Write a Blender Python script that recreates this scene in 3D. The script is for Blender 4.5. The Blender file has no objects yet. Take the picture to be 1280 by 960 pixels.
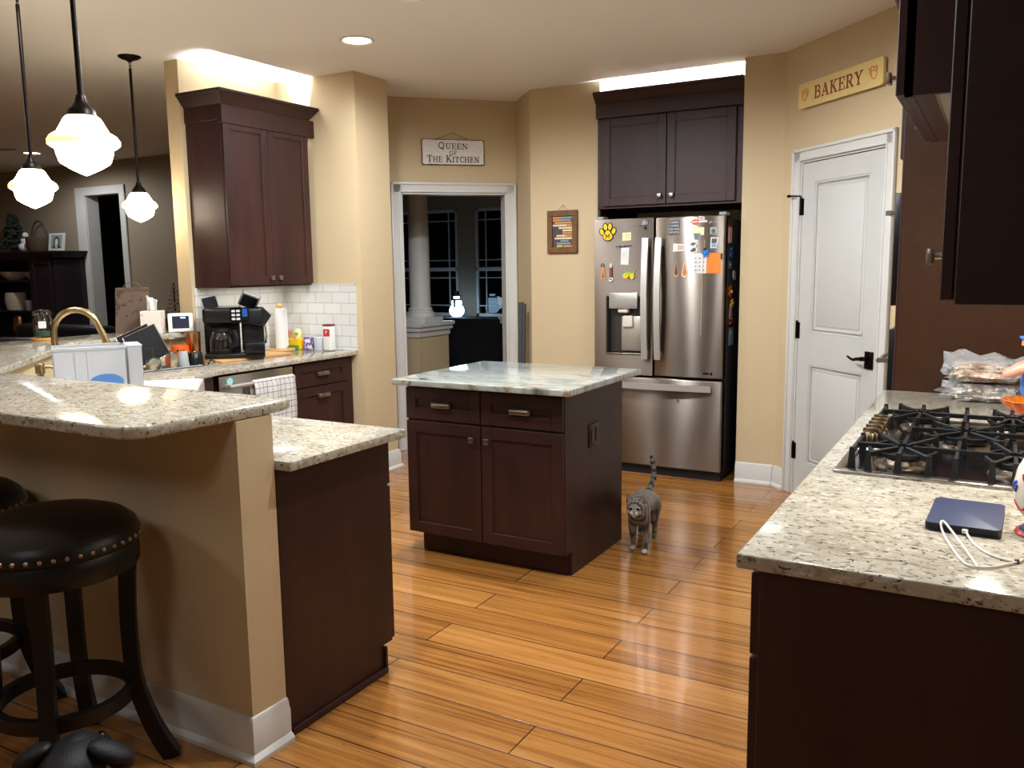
import bpy, bmesh, math, random
from mathutils import Vector, Matrix, noise
random.seed(7)
SC = bpy.context.scene
COL = SC.collection
PI = math.pi
def rad(a): return a * PI / 180.0

# ---------------------------------------------------------------- camera
FPX, PITCH, YAW, ROLL, CAMZ = 1066.48, .138053726, .517942875, -.0127568582, 1.46
FW = Vector((-math.sin(YAW)*math.cos(PITCH), math.cos(YAW)*math.cos(PITCH), -math.sin(PITCH)))
R0 = Vector((math.cos(YAW), math.sin(YAW), 0.0))
U0 = R0.cross(FW)
RT = R0*math.cos(ROLL) + U0*math.sin(ROLL)
UP = -R0*math.sin(ROLL) + U0*math.cos(ROLL)
CAM = Vector((0, 0, CAMZ))
def on_plane(u, v, n, d):
    """point of a known world plane n.x = d seen at (u, v) of the 1280x960 photograph"""
    n = Vector(n); r = FW*FPX + RT*(u-640) - UP*(v-480)
    return CAM + r*((d - n.dot(CAM))/n.dot(r))
def ox(u, v, x): return on_plane(u, v, (1, 0, 0), x)
def oy(u, v, y): return on_plane(u, v, (0, 1, 0), y)
def oz(u, v, z): return on_plane(u, v, (0, 0, 1), z)
cd = bpy.data.cameras.new('camera'); cam = bpy.data.objects.new('camera', cd); COL.objects.link(cam)
cd.sensor_width = 36.0; cd.lens = FPX/1280*36.0; cd.clip_start = .02; cd.clip_end = 100
mw = Matrix.Identity(4)
for i in range(3):
    mw[i][0] = RT[i]; mw[i][1] = UP[i]; mw[i][2] = -FW[i]; mw[i][3] = CAM[i]
cam.matrix_world = mw
SC.camera = cam

# ---------------------------------------------------------------- materials
def lin(h):
    h = h.lstrip('#'); c = [int(h[i:i+2], 16)/255 for i in (0, 2, 4)]
    return tuple((x/12.92 if x <= .04045 else ((x+.055)/1.055)**2.4) for x in c) + (1.0,)
MATS = {}
class NT:
    def __init__(s, name):
        s.m = bpy.data.materials.new(name); s.m.use_nodes = True
        s.t = s.m.node_tree; s.n = s.t.nodes; s.l = s.t.links
        s.b = s.n['Principled BSDF']; s.tc = None
    def node(s, k, **kw):
        x = s.n.new(k)
        for a, v in kw.items(): setattr(x, a, v)
        return x
    def link(s, a, b): s.l.new(a, b)
    def coord(s, scale=(1, 1, 1), rot=(0, 0, 0), which='Object'):
        if s.tc is None: s.tc = s.node('ShaderNodeTexCoord')
        mp = s.node('ShaderNodeMapping'); mp.inputs['Scale'].default_value = scale; mp.inputs['Rotation'].default_value = rot
        s.link(s.tc.outputs[which], mp.inputs[0]); return mp.outputs[0]
    def noise(s, vec, scale, detail=4, rough=.55, dist=0):
        x = s.node('ShaderNodeTexNoise'); x.inputs['Scale'].default_value = scale; x.inputs['Detail'].default_value = detail
        x.inputs['Roughness'].default_value = rough; x.inputs['Distortion'].default_value = dist
        s.link(vec, x.inputs['Vector']); return x.outputs[0]
    def ramp(s, fac, stops):
        x = s.node('ShaderNodeValToRGB'); e = x.color_ramp.elements
        while len(e) < len(stops): e.new(.5)
        for i, (p, c) in enumerate(stops): e[i].position = p; e[i].color = c
        s.link(fac, x.inputs[0]); return x.outputs[0]
    def mix(s, fac, a, b, mode='MIX'):
        x = s.node('ShaderNodeMix', data_type='RGBA', blend_type=mode)
        if isinstance(fac, (int, float)): x.inputs[0].default_value = fac
        else: s.link(fac, x.inputs[0])
        for i, v in ((6, a), (7, b)):
            if isinstance(v, tuple): x.inputs[i].default_value = v
            else: s.link(v, x.inputs[i])
        return x.outputs[2]
    def bump(s, h, strength=.2, dist=.002):
        x = s.node('ShaderNodeBump'); x.inputs['Strength'].default_value = strength; x.inputs['Distance'].default_value = dist
        s.link(h, x.inputs['Height']); s.link(x.outputs[0], s.b.inputs['Normal'])
    def set(s, **kw):
        for k, v in kw.items(): s.b.inputs[k.replace('_', ' ')].default_value = v
def mat(name, color, rough=.5, metal=0., coat=0., spec=.5, trans=0., emit=None, estr=0., var=0., vscale=8, bump=0., bscale=40, ior=1.45, alpha=1., sheen=0.):
    t = NT(name)
    c = lin(color) if isinstance(color, str) else color
    t.set(Base_Color=c, Roughness=rough, Metallic=metal, Coat_Weight=coat, IOR=ior, Alpha=alpha, Sheen_Weight=sheen)
    t.b.inputs['Specular IOR Level'].default_value = spec; t.b.inputs['Coat Roughness'].default_value = .12
    t.b.inputs['Transmission Weight'].default_value = trans
    v = t.coord()
    nz = t.noise(v, vscale if var else bscale, 3)
    if var:
        k = [min(1, x*(1-var)) for x in c[:3]]; k2 = [min(1, x*(1+var)) for x in c[:3]]
        t.link(t.ramp(nz, [(.3, tuple(k)+(1,)), (.7, tuple(k2)+(1,))]), t.b.inputs['Base Color'])
    if bump:
        nb = t.noise(v, bscale, 3); t.bump(nb, bump, .002)
    if emit:
        t.b.inputs['Emission Color'].default_value = lin(emit); t.b.inputs['Emission Strength'].default_value = estr
    MATS[name] = t.m; return t.m

wall_m = mat('wall_paint', '#c9b490', .62, spec=.3, bump=.06, bscale=220)
live_m = mat('living_wall_paint', '#9c8d79', .7, spec=.25, bump=.05, bscale=220)
ceil_m = mat('ceiling_paint', '#f0ede7', .8, spec=.2, bump=.12, bscale=160)
white_m = mat('trim_white', '#cfcdc7', .32, var=.02)
door_m = mat('door_white', '#c3c3be', .35, var=.015)
black_m = mat('black_plastic', '#0c0d10', .28, bump=.02)
blackmatt_m = mat('black_matte', '#131315', .6)
iron_m = mat('cast_iron', '#1b1c1f', .42, metal=.3, bump=.25, bscale=300)
bronze_m = mat('oil_rubbed_bronze', '#1d1612', .38, metal=.85)
nickel_m = mat('brushed_nickel', '#a9a297', .3, metal=1.)
gold_m = mat('brushed_champagne', '#b39c74', .27, metal=1.)
chrome_m = mat('chrome', '#cfcfcf', .1, metal=1.)
copper_m = mat('copper', '#c88f5e', .26, metal=1.)
leather_m = mat('black_leather', '#15130f', .36, bump=.25, bscale=180)
stoolwood_m = mat('black_wood', '#0e0b09', .38, var=.2)
paper_m = mat('paper_white', '#dad9d5', .7)
cream_m = mat('cream', '#ead9a8', .6)
tissue_m = mat('tissue', '#dedcd7', .85)
plastic_m = mat('clear_bin_plastic', '#eef2f8', .3, trans=.55, ior=1.15)
glass_m = mat('clear_glass', '#f6f9f8', .03, trans=1., ior=1.14, coat=.6)
amber_m = mat('amber_glass', '#f08a12', .05, trans=.75, ior=1.4)
orange_m = mat('orange', '#e0832e', .45)
blue_m = mat('blue', '#3b62b8', .4)
navy_m = mat('navy_cover', '#27304f', .42, bump=.15, bscale=500)
red_m = mat('red_paint', '#b8322c', .4)
yellow_m = mat('yellow', '#f2c21b', .4)
green_m = mat('green', '#4f7d3a', .5)
purple_m = mat('purple_pack', '#5a3d84', .4)
skin_m = mat('ceramic_pink', '#e9a792', .25)
wood_l = mat('pale_wood', '#c99a5f', .45, var=.12, vscale=25)
brownframe_m = mat('rustic_wood', '#6b4a26', .6, var=.3, vscale=30, bump=.2, bscale=90)
slate_m = mat('slate', '#4a5257', .6)
grey_m = mat('grey', '#8f979a', .5)
dark_m = mat('dark_fabric', '#17151a', .85)
sofa_m = mat('sofa_leather', '#15151a', .4)
darkwood_m = mat('hutch_wood', '#241a20', .4, var=.25, vscale=15)
wicker_m = mat('wicker', '#4a3a2c', .7, var=.3, vscale=90, bump=.4, bscale=120)
def lamp_mat():
    t = NT('lit_opal_glass'); t.set(Base_Color=lin('#fff3da'), Roughness=.3)
    tc = t.node('ShaderNodeTexCoord'); sx = t.node('ShaderNodeSeparateXYZ'); t.link(tc.outputs['Object'], sx.inputs[0])
    # the bulb sits on the axis, .11 above the tip: glass further from it glows less and yellower
    d = t.node('ShaderNodeVectorMath', operation='DISTANCE'); t.link(tc.outputs['Object'], d.inputs[0]); d.inputs[1].default_value = (0, 0, 1.735+.115-2.743)
    t.link(t.ramp(d.outputs['Value'], [(.078, (1, .93, .82, 1)), (.1, (1, .76, .36, 1))]), t.b.inputs['Emission Color'])
    r = t.node('ShaderNodeMapRange'); r.inputs[1].default_value = .078; r.inputs[2].default_value = .099; r.inputs[3].default_value = 27.; r.inputs[4].default_value = .6; t.link(d.outputs['Value'], r.inputs[0]); t.link(r.outputs[0], t.b.inputs['Emission Strength'])
    return t.m
lampglass_m = lamp_mat()
can_m = mat('lit_lens', '#ffffff', .4, emit='#ffeecf', estr=14.)
snow_m = mat('lit_snowman', '#eaf4ff', .4, emit='#a9d6ff', estr=4.)
night_m = mat('night_glass', '#05060a', .03, spec=.6)
wax_m = mat('green_wax', '#2f6b45', .4)
tapped_m = mat('foil', '#cfcac2', .22, metal=.9, bump=.9, bscale=28)

def cabinet_mat():
    t = NT('espresso_maple'); v = t.coord((1, 1, .22))
    a = t.noise(v, 9, 5, .6, .4); b = t.noise(t.coord((1, 1, 1)), 2.2, 2)
    c = t.ramp(a, [(.25, lin('#291513')), (.75, lin('#3e211c'))])
    c2 = t.ramp(b, [(.3, (.8, .8, .8, 1)), (.7, (1.15, 1.15, 1.15, 1))])
    t.link(t.mix(1., c, c2, 'MULTIPLY'), t.b.inputs['Base Color'])
    t.set(Roughness=.48, Coat_Weight=.06, Coat_Roughness=.3, Specular_IOR_Level=.35); return t.m
cab_m = cabinet_mat()
MATS['cab'] = cab_m

def granite_mat():
    t = NT('speckled_granite'); v = t.coord((.78, 1.2, 1.15), (0, 0, rad(12)))
    n1 = t.noise(v, 16, 4, .65); n2 = t.noise(v, 52, 4, .65, .3); n3 = t.noise(v, 82, 3, .62, .4); n4 = t.noise(v, 48, 3, .6, .5); n5 = t.noise(t.coord((1, 1, 1)), 34, 3, .6)
    base = t.ramp(n1, [(.32, lin('#a09784')), (.5, lin('#b1aa99')), (.7, lin('#bfbaac'))])
    m1 = t.ramp(n2, [(.55, (0, 0, 0, 1)), (.63, (1, 1, 1, 1))]); c = t.mix(m1, base, lin('#8a7f6c'))
    m3 = t.ramp(n4, [(.58, (0, 0, 0, 1)), (.66, (1, 1, 1, 1))]); c = t.mix(m3, c, lin('#cbc7bc'))
    m5 = t.ramp(n5, [(.66, (0, 0, 0, 1)), (.74, (.7, .7, .7, 1))]); c = t.mix(m5, c, lin('#957858'))
    m2 = t.ramp(n3, [(.595, (0, 0, 0, 1)), (.64, (1, 1, 1, 1))]); c = t.mix(m2, c, lin('#4c453f'))
    t.link(c, t.b.inputs['Base Color']); t.set(Roughness=.1, Coat_Weight=.1); return t.m
granite_m = granite_mat()

def marble_mat():
    t = NT('banded_marble'); v = t.coord((1, 1, 1), (0, 0, rad(18)))
    st = t.coord((.8, 6.5, 1.), (0, 0, rad(-30)))
    n = t.noise(st, 2.6, 6, .6, 1.1); n2 = t.noise(st, 7, 5, .6, .6)
    c = t.ramp(n, [(.30, lin('#4c5048')), (.39, lin('#8a8d83')), (.47, lin('#abb2ae')), (.54, lin('#a7aeaa')), (.565, lin('#846c50')), (.60, lin('#a8ada6')), (.70, lin('#5f665e'))])
    k = t.ramp(n2, [(.35, (.78, .78, .76, 1)), (.6, (1.05, 1.05, 1.03, 1))])
    t.link(t.mix(1., c, k, 'MULTIPLY'), t.b.inputs['Base Color']); t.set(Roughness=.1, Coat_Weight=.3); return t.m
marble_m = marble_mat()

def floor_mat():
    t = NT('bamboo_planks')
    tc = t.node('ShaderNodeTexCoord'); mp = t.node('ShaderNodeMapping'); mp.inputs['Location'].default_value = (-.62, -.107, 0)
    t.link(tc.outputs['Object'], mp.inputs[0]); vec = mp.outputs[0]
    br = t.node('ShaderNodeTexBrick'); br.offset = .37; br.offset_frequency = 2; br.squash = 1.
    t.link(vec, br.inputs['Vector'])
    for k, x in (('Scale', 1.), ('Mortar Size', .0032), ('Mortar Smooth', .3), ('Bias', 0.), ('Brick Width', 1.83), ('Row Height', .1785)): br.inputs[k].default_value = x
    br.inputs['Color1'].default_value = (0, 0, 0, 1); br.inputs['Color2'].default_value = (1, 1, 1, 1); br.inputs['Mortar'].default_value = (.5, .5, .5, 1)
    st = t.coord((.55, 16, 1)); st2 = t.coord((1.5, 55, 1))
    g = t.noise(st, 2.2, 5, .6, .3); g2 = t.noise(st2, 1.6, 3, .6)
    # each plank shifts the grain brightness
    add = t.node('ShaderNodeMath', operation='MULTIPLY_ADD'); t.link(br.outputs[0], add.inputs[0]); add.inputs[1].default_value = .22; t.link(g, add.inputs[2])
    c = t.ramp(add.outputs[0], [(.30, lin('#74461c')), (.50, lin('#96622d')), (.70, lin('#ad763a')), (.95, lin('#bd8a4e'))])
    k = t.ramp(g2, [(.3, (.80, .77, .72, 1)), (.55, (1.03, 1.03, 1.03, 1))])
    c = t.mix(.8, c, k, 'MULTIPLY')
    n4 = t.noise(t.coord((.38, 30, 1)), 2.4, 3, .55, .2)
    c = t.mix(1., c, t.ramp(n4, [(.33, (.52, .42, .34, 1)), (.42, (1, 1, 1, 1))]), 'MULTIPLY')
    vo = t.noise(t.coord((6, 22, 1)), 3, 2, .5)
    kn = t.ramp(vo, [(.66, (1, 1, 1, 1)), (.74, (.62, .52, .42, 1))])
    c = t.mix(.7, c, kn, 'MULTIPLY')
    c = t.mix(br.outputs['Fac'], c, lin('#4a2a10'))
    t.link(c, t.b.inputs['Base Color'])
    inv = t.node('ShaderNodeMath', operation='SUBTRACT'); inv.inputs[0].default_value = 1.; t.link(br.outputs['Fac'], inv.inputs[1])
    t.bump(inv.outputs[0], .25, .002)
    t.set(Roughness=.2, Coat_Weight=.35, Coat_Roughness=.08); return t.m
floor_m = floor_mat()

def steel_mat(name='stainless', c='#8a8077', rough=.30, horiz=True):
    t = NT(name); v = t.coord((2, 2, 220) if horiz else (220, 220, 2))
    n = t.noise(v, 3, 3)
    t.link(t.ramp(n, [(.3, tuple(x*.93 for x in lin(c)[:3])+(1,)), (.7, lin(c))]), t.b.inputs['Base Color'])
    t.set(Metallic=1., Roughness=rough, Anisotropic=1., Anisotropic_Rotation=.25)
    tg = t.node('ShaderNodeTangent', direction_type='RADIAL', axis='Z'); t.link(tg.outputs[0], t.b.inputs['Tangent'])
    return t.m
steel_m = steel_mat()
steel2_m = mat('satin_steel', '#b3afa8', .25, metal=1.)
handle_m = mat('handle_steel', '#d2cec8', .42, metal=.75)

def tile_mat():
    t = NT('white_subway_tile')
    tc = t.node('ShaderNodeTexCoord'); sx = t.node('ShaderNodeSeparateXYZ'); t.link(tc.outputs['Object'], sx.inputs[0])
    a = t.node('ShaderNodeMath', operation='ADD'); t.link(sx.outputs[0], a.inputs[0]); t.link(sx.outputs[1], a.inputs[1])
    cx = t.node('ShaderNodeCombineXYZ'); t.link(a.outputs[0], cx.inputs[0]); t.link(sx.outputs[2], cx.inputs[1])
    br = t.node('ShaderNodeTexBrick'); br.offset = .5
    t.link(cx.outputs[0], br.inputs['Vector'])
    for k, x in (('Scale', 1.), ('Mortar Size', .0022), ('Mortar Smooth', .2), ('Brick Width', .152), ('Row Height', .076)): br.inputs[k].default_value = x
    br.inputs['Color1'].default_value = lin('#d9d9d4'); br.inputs['Color2'].default_value = lin('#d0d0ca'); br.inputs['Mortar'].default_value = lin('#aba89f')
    t.link(br.outputs[0], t.b.inputs['Base Color'])
    inv = t.node('ShaderNodeMath', operation='SUBTRACT'); inv.inputs[0].default_value = 1.; t.link(br.outputs['Fac'], inv.inputs[1])
    t.bump(inv.outputs[0], .5, .003); t.set(Roughness=.14); return t.m
tile_m = tile_mat()

def towel_mat():
    t = NT('checked_towel')
    tc = t.node('ShaderNodeTexCoord'); sx = t.node('ShaderNodeSeparateXYZ'); t.link(tc.outputs['Object'], sx.inputs[0])
    outs = []
    for i, k in ((1, 1/.036), (2, 1/.036)):
        m = t.node('ShaderNodeMath', operation='MULTIPLY'); t.link(sx.outputs[i], m.inputs[0]); m.inputs[1].default_value = k
        f = t.node('ShaderNodeMath', operation='FRACT'); t.link(m.outputs[0], f.inputs[0])
        l = t.node('ShaderNodeMath', operation='LESS_THAN'); t.link(f.outputs[0], l.inputs[0]); l.inputs[1].default_value = .09; outs.append(l.outputs[0])
    mx = t.node('ShaderNodeMath', operation='MAXIMUM'); t.link(outs[0], mx.inputs[0]); t.link(outs[1], mx.inputs[1])
    t.link(t.mix(mx.outputs[0], lin('#cdc9c2'), lin('#55545c')), t.b.inputs['Base Color']); t.set(Roughness=.9); return t.m
towel_m = towel_mat()

def floral_mat(name, base, spots, sc, lo):
    t = NT(name); v = t.coord()
    n = t.noise(v, sc, 3, .6, .8)
    t.link(t.ramp(n, [(lo, lin(base)), (lo+.04, lin(spots))]), t.b.inputs['Base Color']); t.set(Roughness=.6); return t.m
gift_m = floral_mat('printed_kraft', '#54402f', '#2a1812', 17, .57)
tissuebox_m = floral_mat('floral_card', '#e6ddd0', '#9a6a62', 30, .63)
purplepack_m = floral_mat('purple_print', '#57408a', '#e0d3e4', 60, .55)

def tabby_mat():
    t = NT('grey_tabby_fur'); v = t.coord((1, 1, 1))
    n = t.noise(v, 26, 4, .6)
    w = t.node('ShaderNodeTexWave', wave_type='BANDS', bands_direction='Y'); w.inputs['Scale'].default_value = 13; w.inputs['Distortion'].default_value = 3.5; w.inputs['Detail'].default_value = 2
    t.link(v, w.inputs['Vector'])
    c = t.ramp(w.outputs[0], [(.2, lin('#3a352f')), (.45, lin('#6d665d')), (.9, lin('#878076'))])
    k = t.ramp(n, [(.3, (.8, .8, .8, 1)), (.7, (1.15, 1.15, 1.15, 1))])
    t.link(t.mix(1., c, k, 'MULTIPLY'), t.b.inputs['Base Color']); t.bump(t.noise(v, 260, 2), .5, .004); t.set(Roughness=.85, Sheen_Weight=.3); return t.m
tabby_m = tabby_mat()
catpale_m = mat('pale_fur', '#b5ac9f', .85, bump=.4, bscale=260)
catdark_m = mat('dark_fur', '#3c3732', .85, bump=.4, bscale=260)
catpink_m = mat('ear_pink', '#8a6a5e', .7)
dog_m = mat('dark_dog_fur', '#121113', .55, var=.4, vscale=40, bump=.6, bscale=200)
eye_m = mat('eye_dark', '#0a0a0a', .05)
# ---------------------------------------------------------------- mesh builder
class MB:
    def __init__(s): s.bm = bmesh.new(); s.mi = 0
    def _add(s, t, M=None, recalc=True):
        if M is not None: bmesh.ops.transform(t, matrix=M, verts=t.verts)
        if recalc: bmesh.ops.recalc_face_normals(t, faces=t.faces)
        for f in t.faces: f.material_index = s.mi
        me = bpy.data.meshes.new('tmp'); t.to_mesh(me); t.free(); s.bm.from_mesh(me); bpy.data.meshes.remove(me); return s
    def box(s, x0, x1, y0, y1, z0, z1, bev=0., seg=2, M=None):
        t = bmesh.new(); bmesh.ops.create_cube(t, size=1)
        for v in t.verts: v.co = Vector((x0+(v.co.x+.5)*(x1-x0), y0+(v.co.y+.5)*(y1-y0), z0+(v.co.z+.5)*(z1-z0)))
        if bev: bmesh.ops.bevel(t, geom=t.edges[:], offset=bev, segments=seg, affect='EDGES', profile=.5)
        return s._add(t, M)
    def frus(s, a, z0, b, z1, M=None):
        """loft between two rectangles (x0,x1,y0,y1)"""
        t = bmesh.new(); vs = []
        for (x0, x1, y0, y1), z in ((a, z0), (b, z1)):
            vs.append([t.verts.new(p) for p in ((x0, y0, z), (x1, y0, z), (x1, y1, z), (x0, y1, z))])
        t.faces.new(vs[0]); t.faces.new(vs[1])
        for i in range(4): t.faces.new((vs[0][i], vs[0][(i+1) % 4], vs[1][(i+1) % 4], vs[1][i]))
        return s._add(t, M)
    def lathe(s, prof, c=(0, 0, 0), seg=32, M=None, cap=True, flute=None):
        t = bmesh.new(); rings = []
        for (r, z) in prof:
            r = max(r, 1e-5)
            rings.append([t.verts.new((c[0]+(r*(1 if not flute else flute(i/seg*2*PI, z)))*math.cos(i/seg*2*PI), c[1]+(r*(1 if not flute else flute(i/seg*2*PI, z)))*math.sin(i/seg*2*PI), c[2]+z)) for i in range(seg)])
        for a, b in zip(rings, rings[1:]):
            for i in range(seg): t.faces.new((a[i], a[(i+1) % seg], b[(i+1) % seg], b[i]))
        if cap:
            t.faces.new(rings[0]); t.faces.new(rings[-1])
        bmesh.ops.remove_doubles(t, verts=t.verts, dist=2e-5)
        return s._add(t, M)
    def cyl(s, c, r, h, axis='Z', seg=24, r2=None, bev=0., M=None):
        r2 = r if r2 is None else r2
        if bev: prof = [(r-bev, 0), (r-bev*.3, bev*.3), (r, bev), (r2, h-bev), (r2-bev*.3, h-bev*.3), (r2-bev, h)]
        else: prof = [(r, 0), (r2, h)]
        A = {'Z': Matrix.Identity(4), 'X': Matrix.Rotation(PI/2, 4, 'Y'), 'Y': Matrix.Rotation(-PI/2, 4, 'X')}[axis]
        T = Matrix.Translation(c) @ A
        return s.lathe(prof, seg=seg, M=(M @ T) if M is not None else T)
    def sph(s, c, r, seg=20, M=None, sc=(1, 1, 1)):
        t = bmesh.new(); bmesh.ops.create_uvsphere(t, u_segments=seg, v_segments=max(6, seg//2), radius=r)
        T = Matrix.Translation(c) @ Matrix.Diagonal((sc[0], sc[1], sc[2], 1))
        return s._add(t, (M @ T) if M is not None else T)
    def prism(s, poly, z0, z1, bev=0., seg=2, M=None, tops_only=True):
        t = bmesh.new(); lo = [t.verts.new((x, y, z0)) for x, y in poly]; hi = [t.verts.new((x, y, z1)) for x, y in poly]
        n = len(poly); t.faces.new(lo); top = t.faces.new(hi)
        for i in range(n): t.faces.new((lo[i], lo[(i+1) % n], hi[(i+1) % n], hi[i]))
        bmesh.ops.recalc_face_normals(t, faces=t.faces)
        if bev:
            ed = [e for e in t.edges if abs(e.verts[0].co.z-e.verts[1].co.z) < 1e-6]
            bmesh.ops.bevel(t, geom=ed, offset=bev, segments=seg, affect='EDGES', profile=.5)
        return s._add(t, M)
    def tube(s, pts, r, seg=10, closed=False, M=None, rect=None):
        """sweep a circle (r or per-point list) or a rectangle rect=(w,h) along pts"""
        pts = [Vector(p) for p in pts]; n = len(pts); t = bmesh.new(); rings = []
        rs = r if isinstance(r, (list, tuple)) else [r]*n
        nrm = None
        for i, p in enumerate(pts):
            if closed: d = pts[(i+1) % n]-pts[i-1]
            else: d = pts[min(i+1, n-1)]-pts[max(i-1, 0)]
            d.normalize()
            if nrm is None:
                nrm = d.cross(Vector((0, 0, 1)))
                if nrm.length < 1e-3: nrm = d.cross(Vector((0, 1, 0)))
            nrm = (nrm - d*nrm.dot(d)).normalized(); b = d.cross(nrm)
            if rect:
                w, h = rect[0]*rs[i]/2, rect[1]*rs[i]/2
                rings.append([t.verts.new(p + nrm*a + b*c) for a, c in ((-w, -h), (w, -h), (w, h), (-w, h))])
            else: rings.append([t.verts.new(p + (nrm*math.cos(k/seg*2*PI) + b*math.sin(k/seg*2*PI))*rs[i]) for k in range(seg)])
        m = len(rings[0])
        for i in range(n if closed else n-1):
            a, b = rings[i], rings[(i+1) % n]
            for k in range(m): t.faces.new((a[k], a[(k+1) % m], b[(k+1) % m], b[k]))
        if not closed: t.faces.new(rings[0]); t.faces.new(rings[-1])
        return s._add(t, M)
    def slab(s, pts2, th, M):
        """flat outline pts2 in the x-z plane of M extruded th along +y"""
        t = bmesh.new(); a = [t.verts.new((x, 0, z)) for x, z in pts2]; b = [t.verts.new((x, th, z)) for x, z in pts2]
        n = len(pts2); t.faces.new(a); t.faces.new(b)
        for i in range(n): t.faces.new((a[i], a[(i+1) % n], b[(i+1) % n], b[i]))
        return s._add(t, M)
    def build(s, name, mats, parent=None, loc=None, smooth=35, world=True, sub=0):
        """mesh given in world coordinates when world (root location subtracted), else in the root's own frame"""
        me = bpy.data.meshes.new(name)
        if loc is not None: bmesh.ops.translate(s.bm, vec=-Vector(loc), verts=s.bm.verts)
        elif parent is not None and world:
            r = parent
            while r.parent: r = r.parent
            bmesh.ops.translate(s.bm, vec=-r.location, verts=s.bm.verts)
        s.bm.to_mesh(me); s.bm.free()
        for m in (mats if isinstance(mats, (list, tuple)) else [mats]): me.materials.append(m)
        if smooth:
            me.shade_smooth(); me.set_sharp_from_angle(angle=rad(smooth))
        o = bpy.data.objects.new(name, me); COL.objects.link(o)
        if parent is not None: o.parent = parent
        if loc is not None: o.location = loc
        if sub:
            md = o.modifiers.new('subdivision', 'SUBSURF'); md.levels = sub; md.render_levels = sub
        return o

def tag(o, label, cat, group=None):
    o['label'] = label; o['category'] = cat
    if group: o['group'] = group
    return o
def thing(name, label, cat, loc=(0, 0, 0), rz=0., group=None):
    o = bpy.data.objects.new(name, None); COL.objects.link(o); o.empty_display_size = .05
    o.location = loc; o.rotation_euler = (0, 0, rz); return tag(o, label, cat, group)
def struct(o): o['kind'] = 'structure'; return o
def copy_tree(o, parent=None):
    c = o.copy(); COL.objects.link(c)
    if parent: c.parent = parent
    for ch in list(o.children): copy_tree(ch, c)
    return c
def frame(o, x, out):
    """matrix whose x runs along x, z up and y along out"""
    x = Vector((*x, 0)[:3]).normalized(); out = Vector((*out, 0)[:3]).normalized(); o = (*o, 0)[:3]; M = Matrix.Identity(4)
    for i in range(3): M[i][0] = x[i]; M[i][1] = out[i]; M[i][2] = (0, 0, 1)[i]; M[i][3] = o[i]
    return M
def shaker(mb, w, h, M, th=.02, st=.057, rec=.009):
    """recessed-panel front, its lower near corner at M's origin, th thick outwards"""
    mb.box(st-.004, w-st+.004, 0, th-rec, st-.004, h-st+.004, M=M)
    mb.box(0, st, 0, th, 0, h, .0018, 1, M=M); mb.box(w-st, w, 0, th, 0, h, .0018, 1, M=M)
    mb.box(st, w-st, 0, th, 0, st, .0018, 1, M=M); mb.box(st, w-st, 0, th, h-st, h, .0018, 1, M=M)
    # small inner lip
    for a in ((st, st+.006, st, h-st), (w-st-.006, w-st, st, h-st), (st, w-st, st, st+.006), (st, w-st, h-st-.006, h-st)):
        mb.box(a[0], a[1], 0, th-rec+.004, a[2], a[3], M=M)
def knob(mb, M):
    mb.cyl((0, 0, 0), .006, .014, 'Y', 10, M=M); mb.box(-.014, .014, .014, .026, -.014, .014, .003, 2, M=M)
def cup_pull(mb, M, w=.1):
    """arched bin pull"""
    prof = []
    for k in range(9):
        a = PI*k/8; prof.append((-.5*w*math.cos(a), .012+.016*math.sin(a)))
    mb.box(-w*.5-.006, -w*.5+.008, 0, .016, -.012, .012, .002, 1, M=M); mb.box(w*.5-.008, w*.5+.006, 0, .016, -.012, .012, .002, 1, M=M)
    t = [(x, y, 0) for x, y in prof]
    mb.tube([M @ Vector(p) for p in t], 1., rect=(.006, .024)) if False else None
    mb.box(-w*.5, w*.5, .014, .026, -.013, .011, .006, 3, M=M)
    mb.box(-w*.5, w*.5, .004, .024, .009, .014, .002, 1, M=M)
def rounded(w, h, r, n=5, x0=None, z0=None):
    x0 = -w/2 if x0 is None else x0; z0 = -h/2 if z0 is None else z0; out = []
    for cx, cz, a0 in ((w-r, h-r, 0), (r, h-r, 90), (r, r, 180), (w-r, r, 270)):
        for k in range(n+1):
            a = rad(a0+90*k/n); out.append((x0+cx+r*math.cos(a), z0+cz+r*math.sin(a)))
    return out
def ellipse(w, h, n=24, cx=0, cz=0): return [(cx+w/2*math.cos(2*PI*k/n), cz+h/2*math.sin(2*PI*k/n)) for k in range(n)]
def text_bm(mb, s, size, M, depth=.0012, sx=1.):
    """writing in the x-z plane of M, centred"""
    cu = bpy.data.curves.new('t', 'FONT'); cu.body = s; cu.size = size; cu.align_x = 'CENTER'; cu.align_y = 'CENTER'; cu.extrude = depth/2; cu.space_line = .9
    o = bpy.data.objects.new('t', cu); COL.objects.link(o)
    dg = bpy.context.evaluated_depsgraph_get(); me = bpy.data.meshes.new_from_object(o.evaluated_get(dg))
    t = bmesh.new(); t.from_mesh(me); bpy.data.objects.remove(o); bpy.data.curves.remove(cu); bpy.data.meshes.remove(me)
    A = Matrix(((sx, 0, 0, 0), (0, 0, 1, 0), (0, 1, 0, 0), (0, 0, 0, 1)))
    mb._add(t, M @ A)

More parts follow.
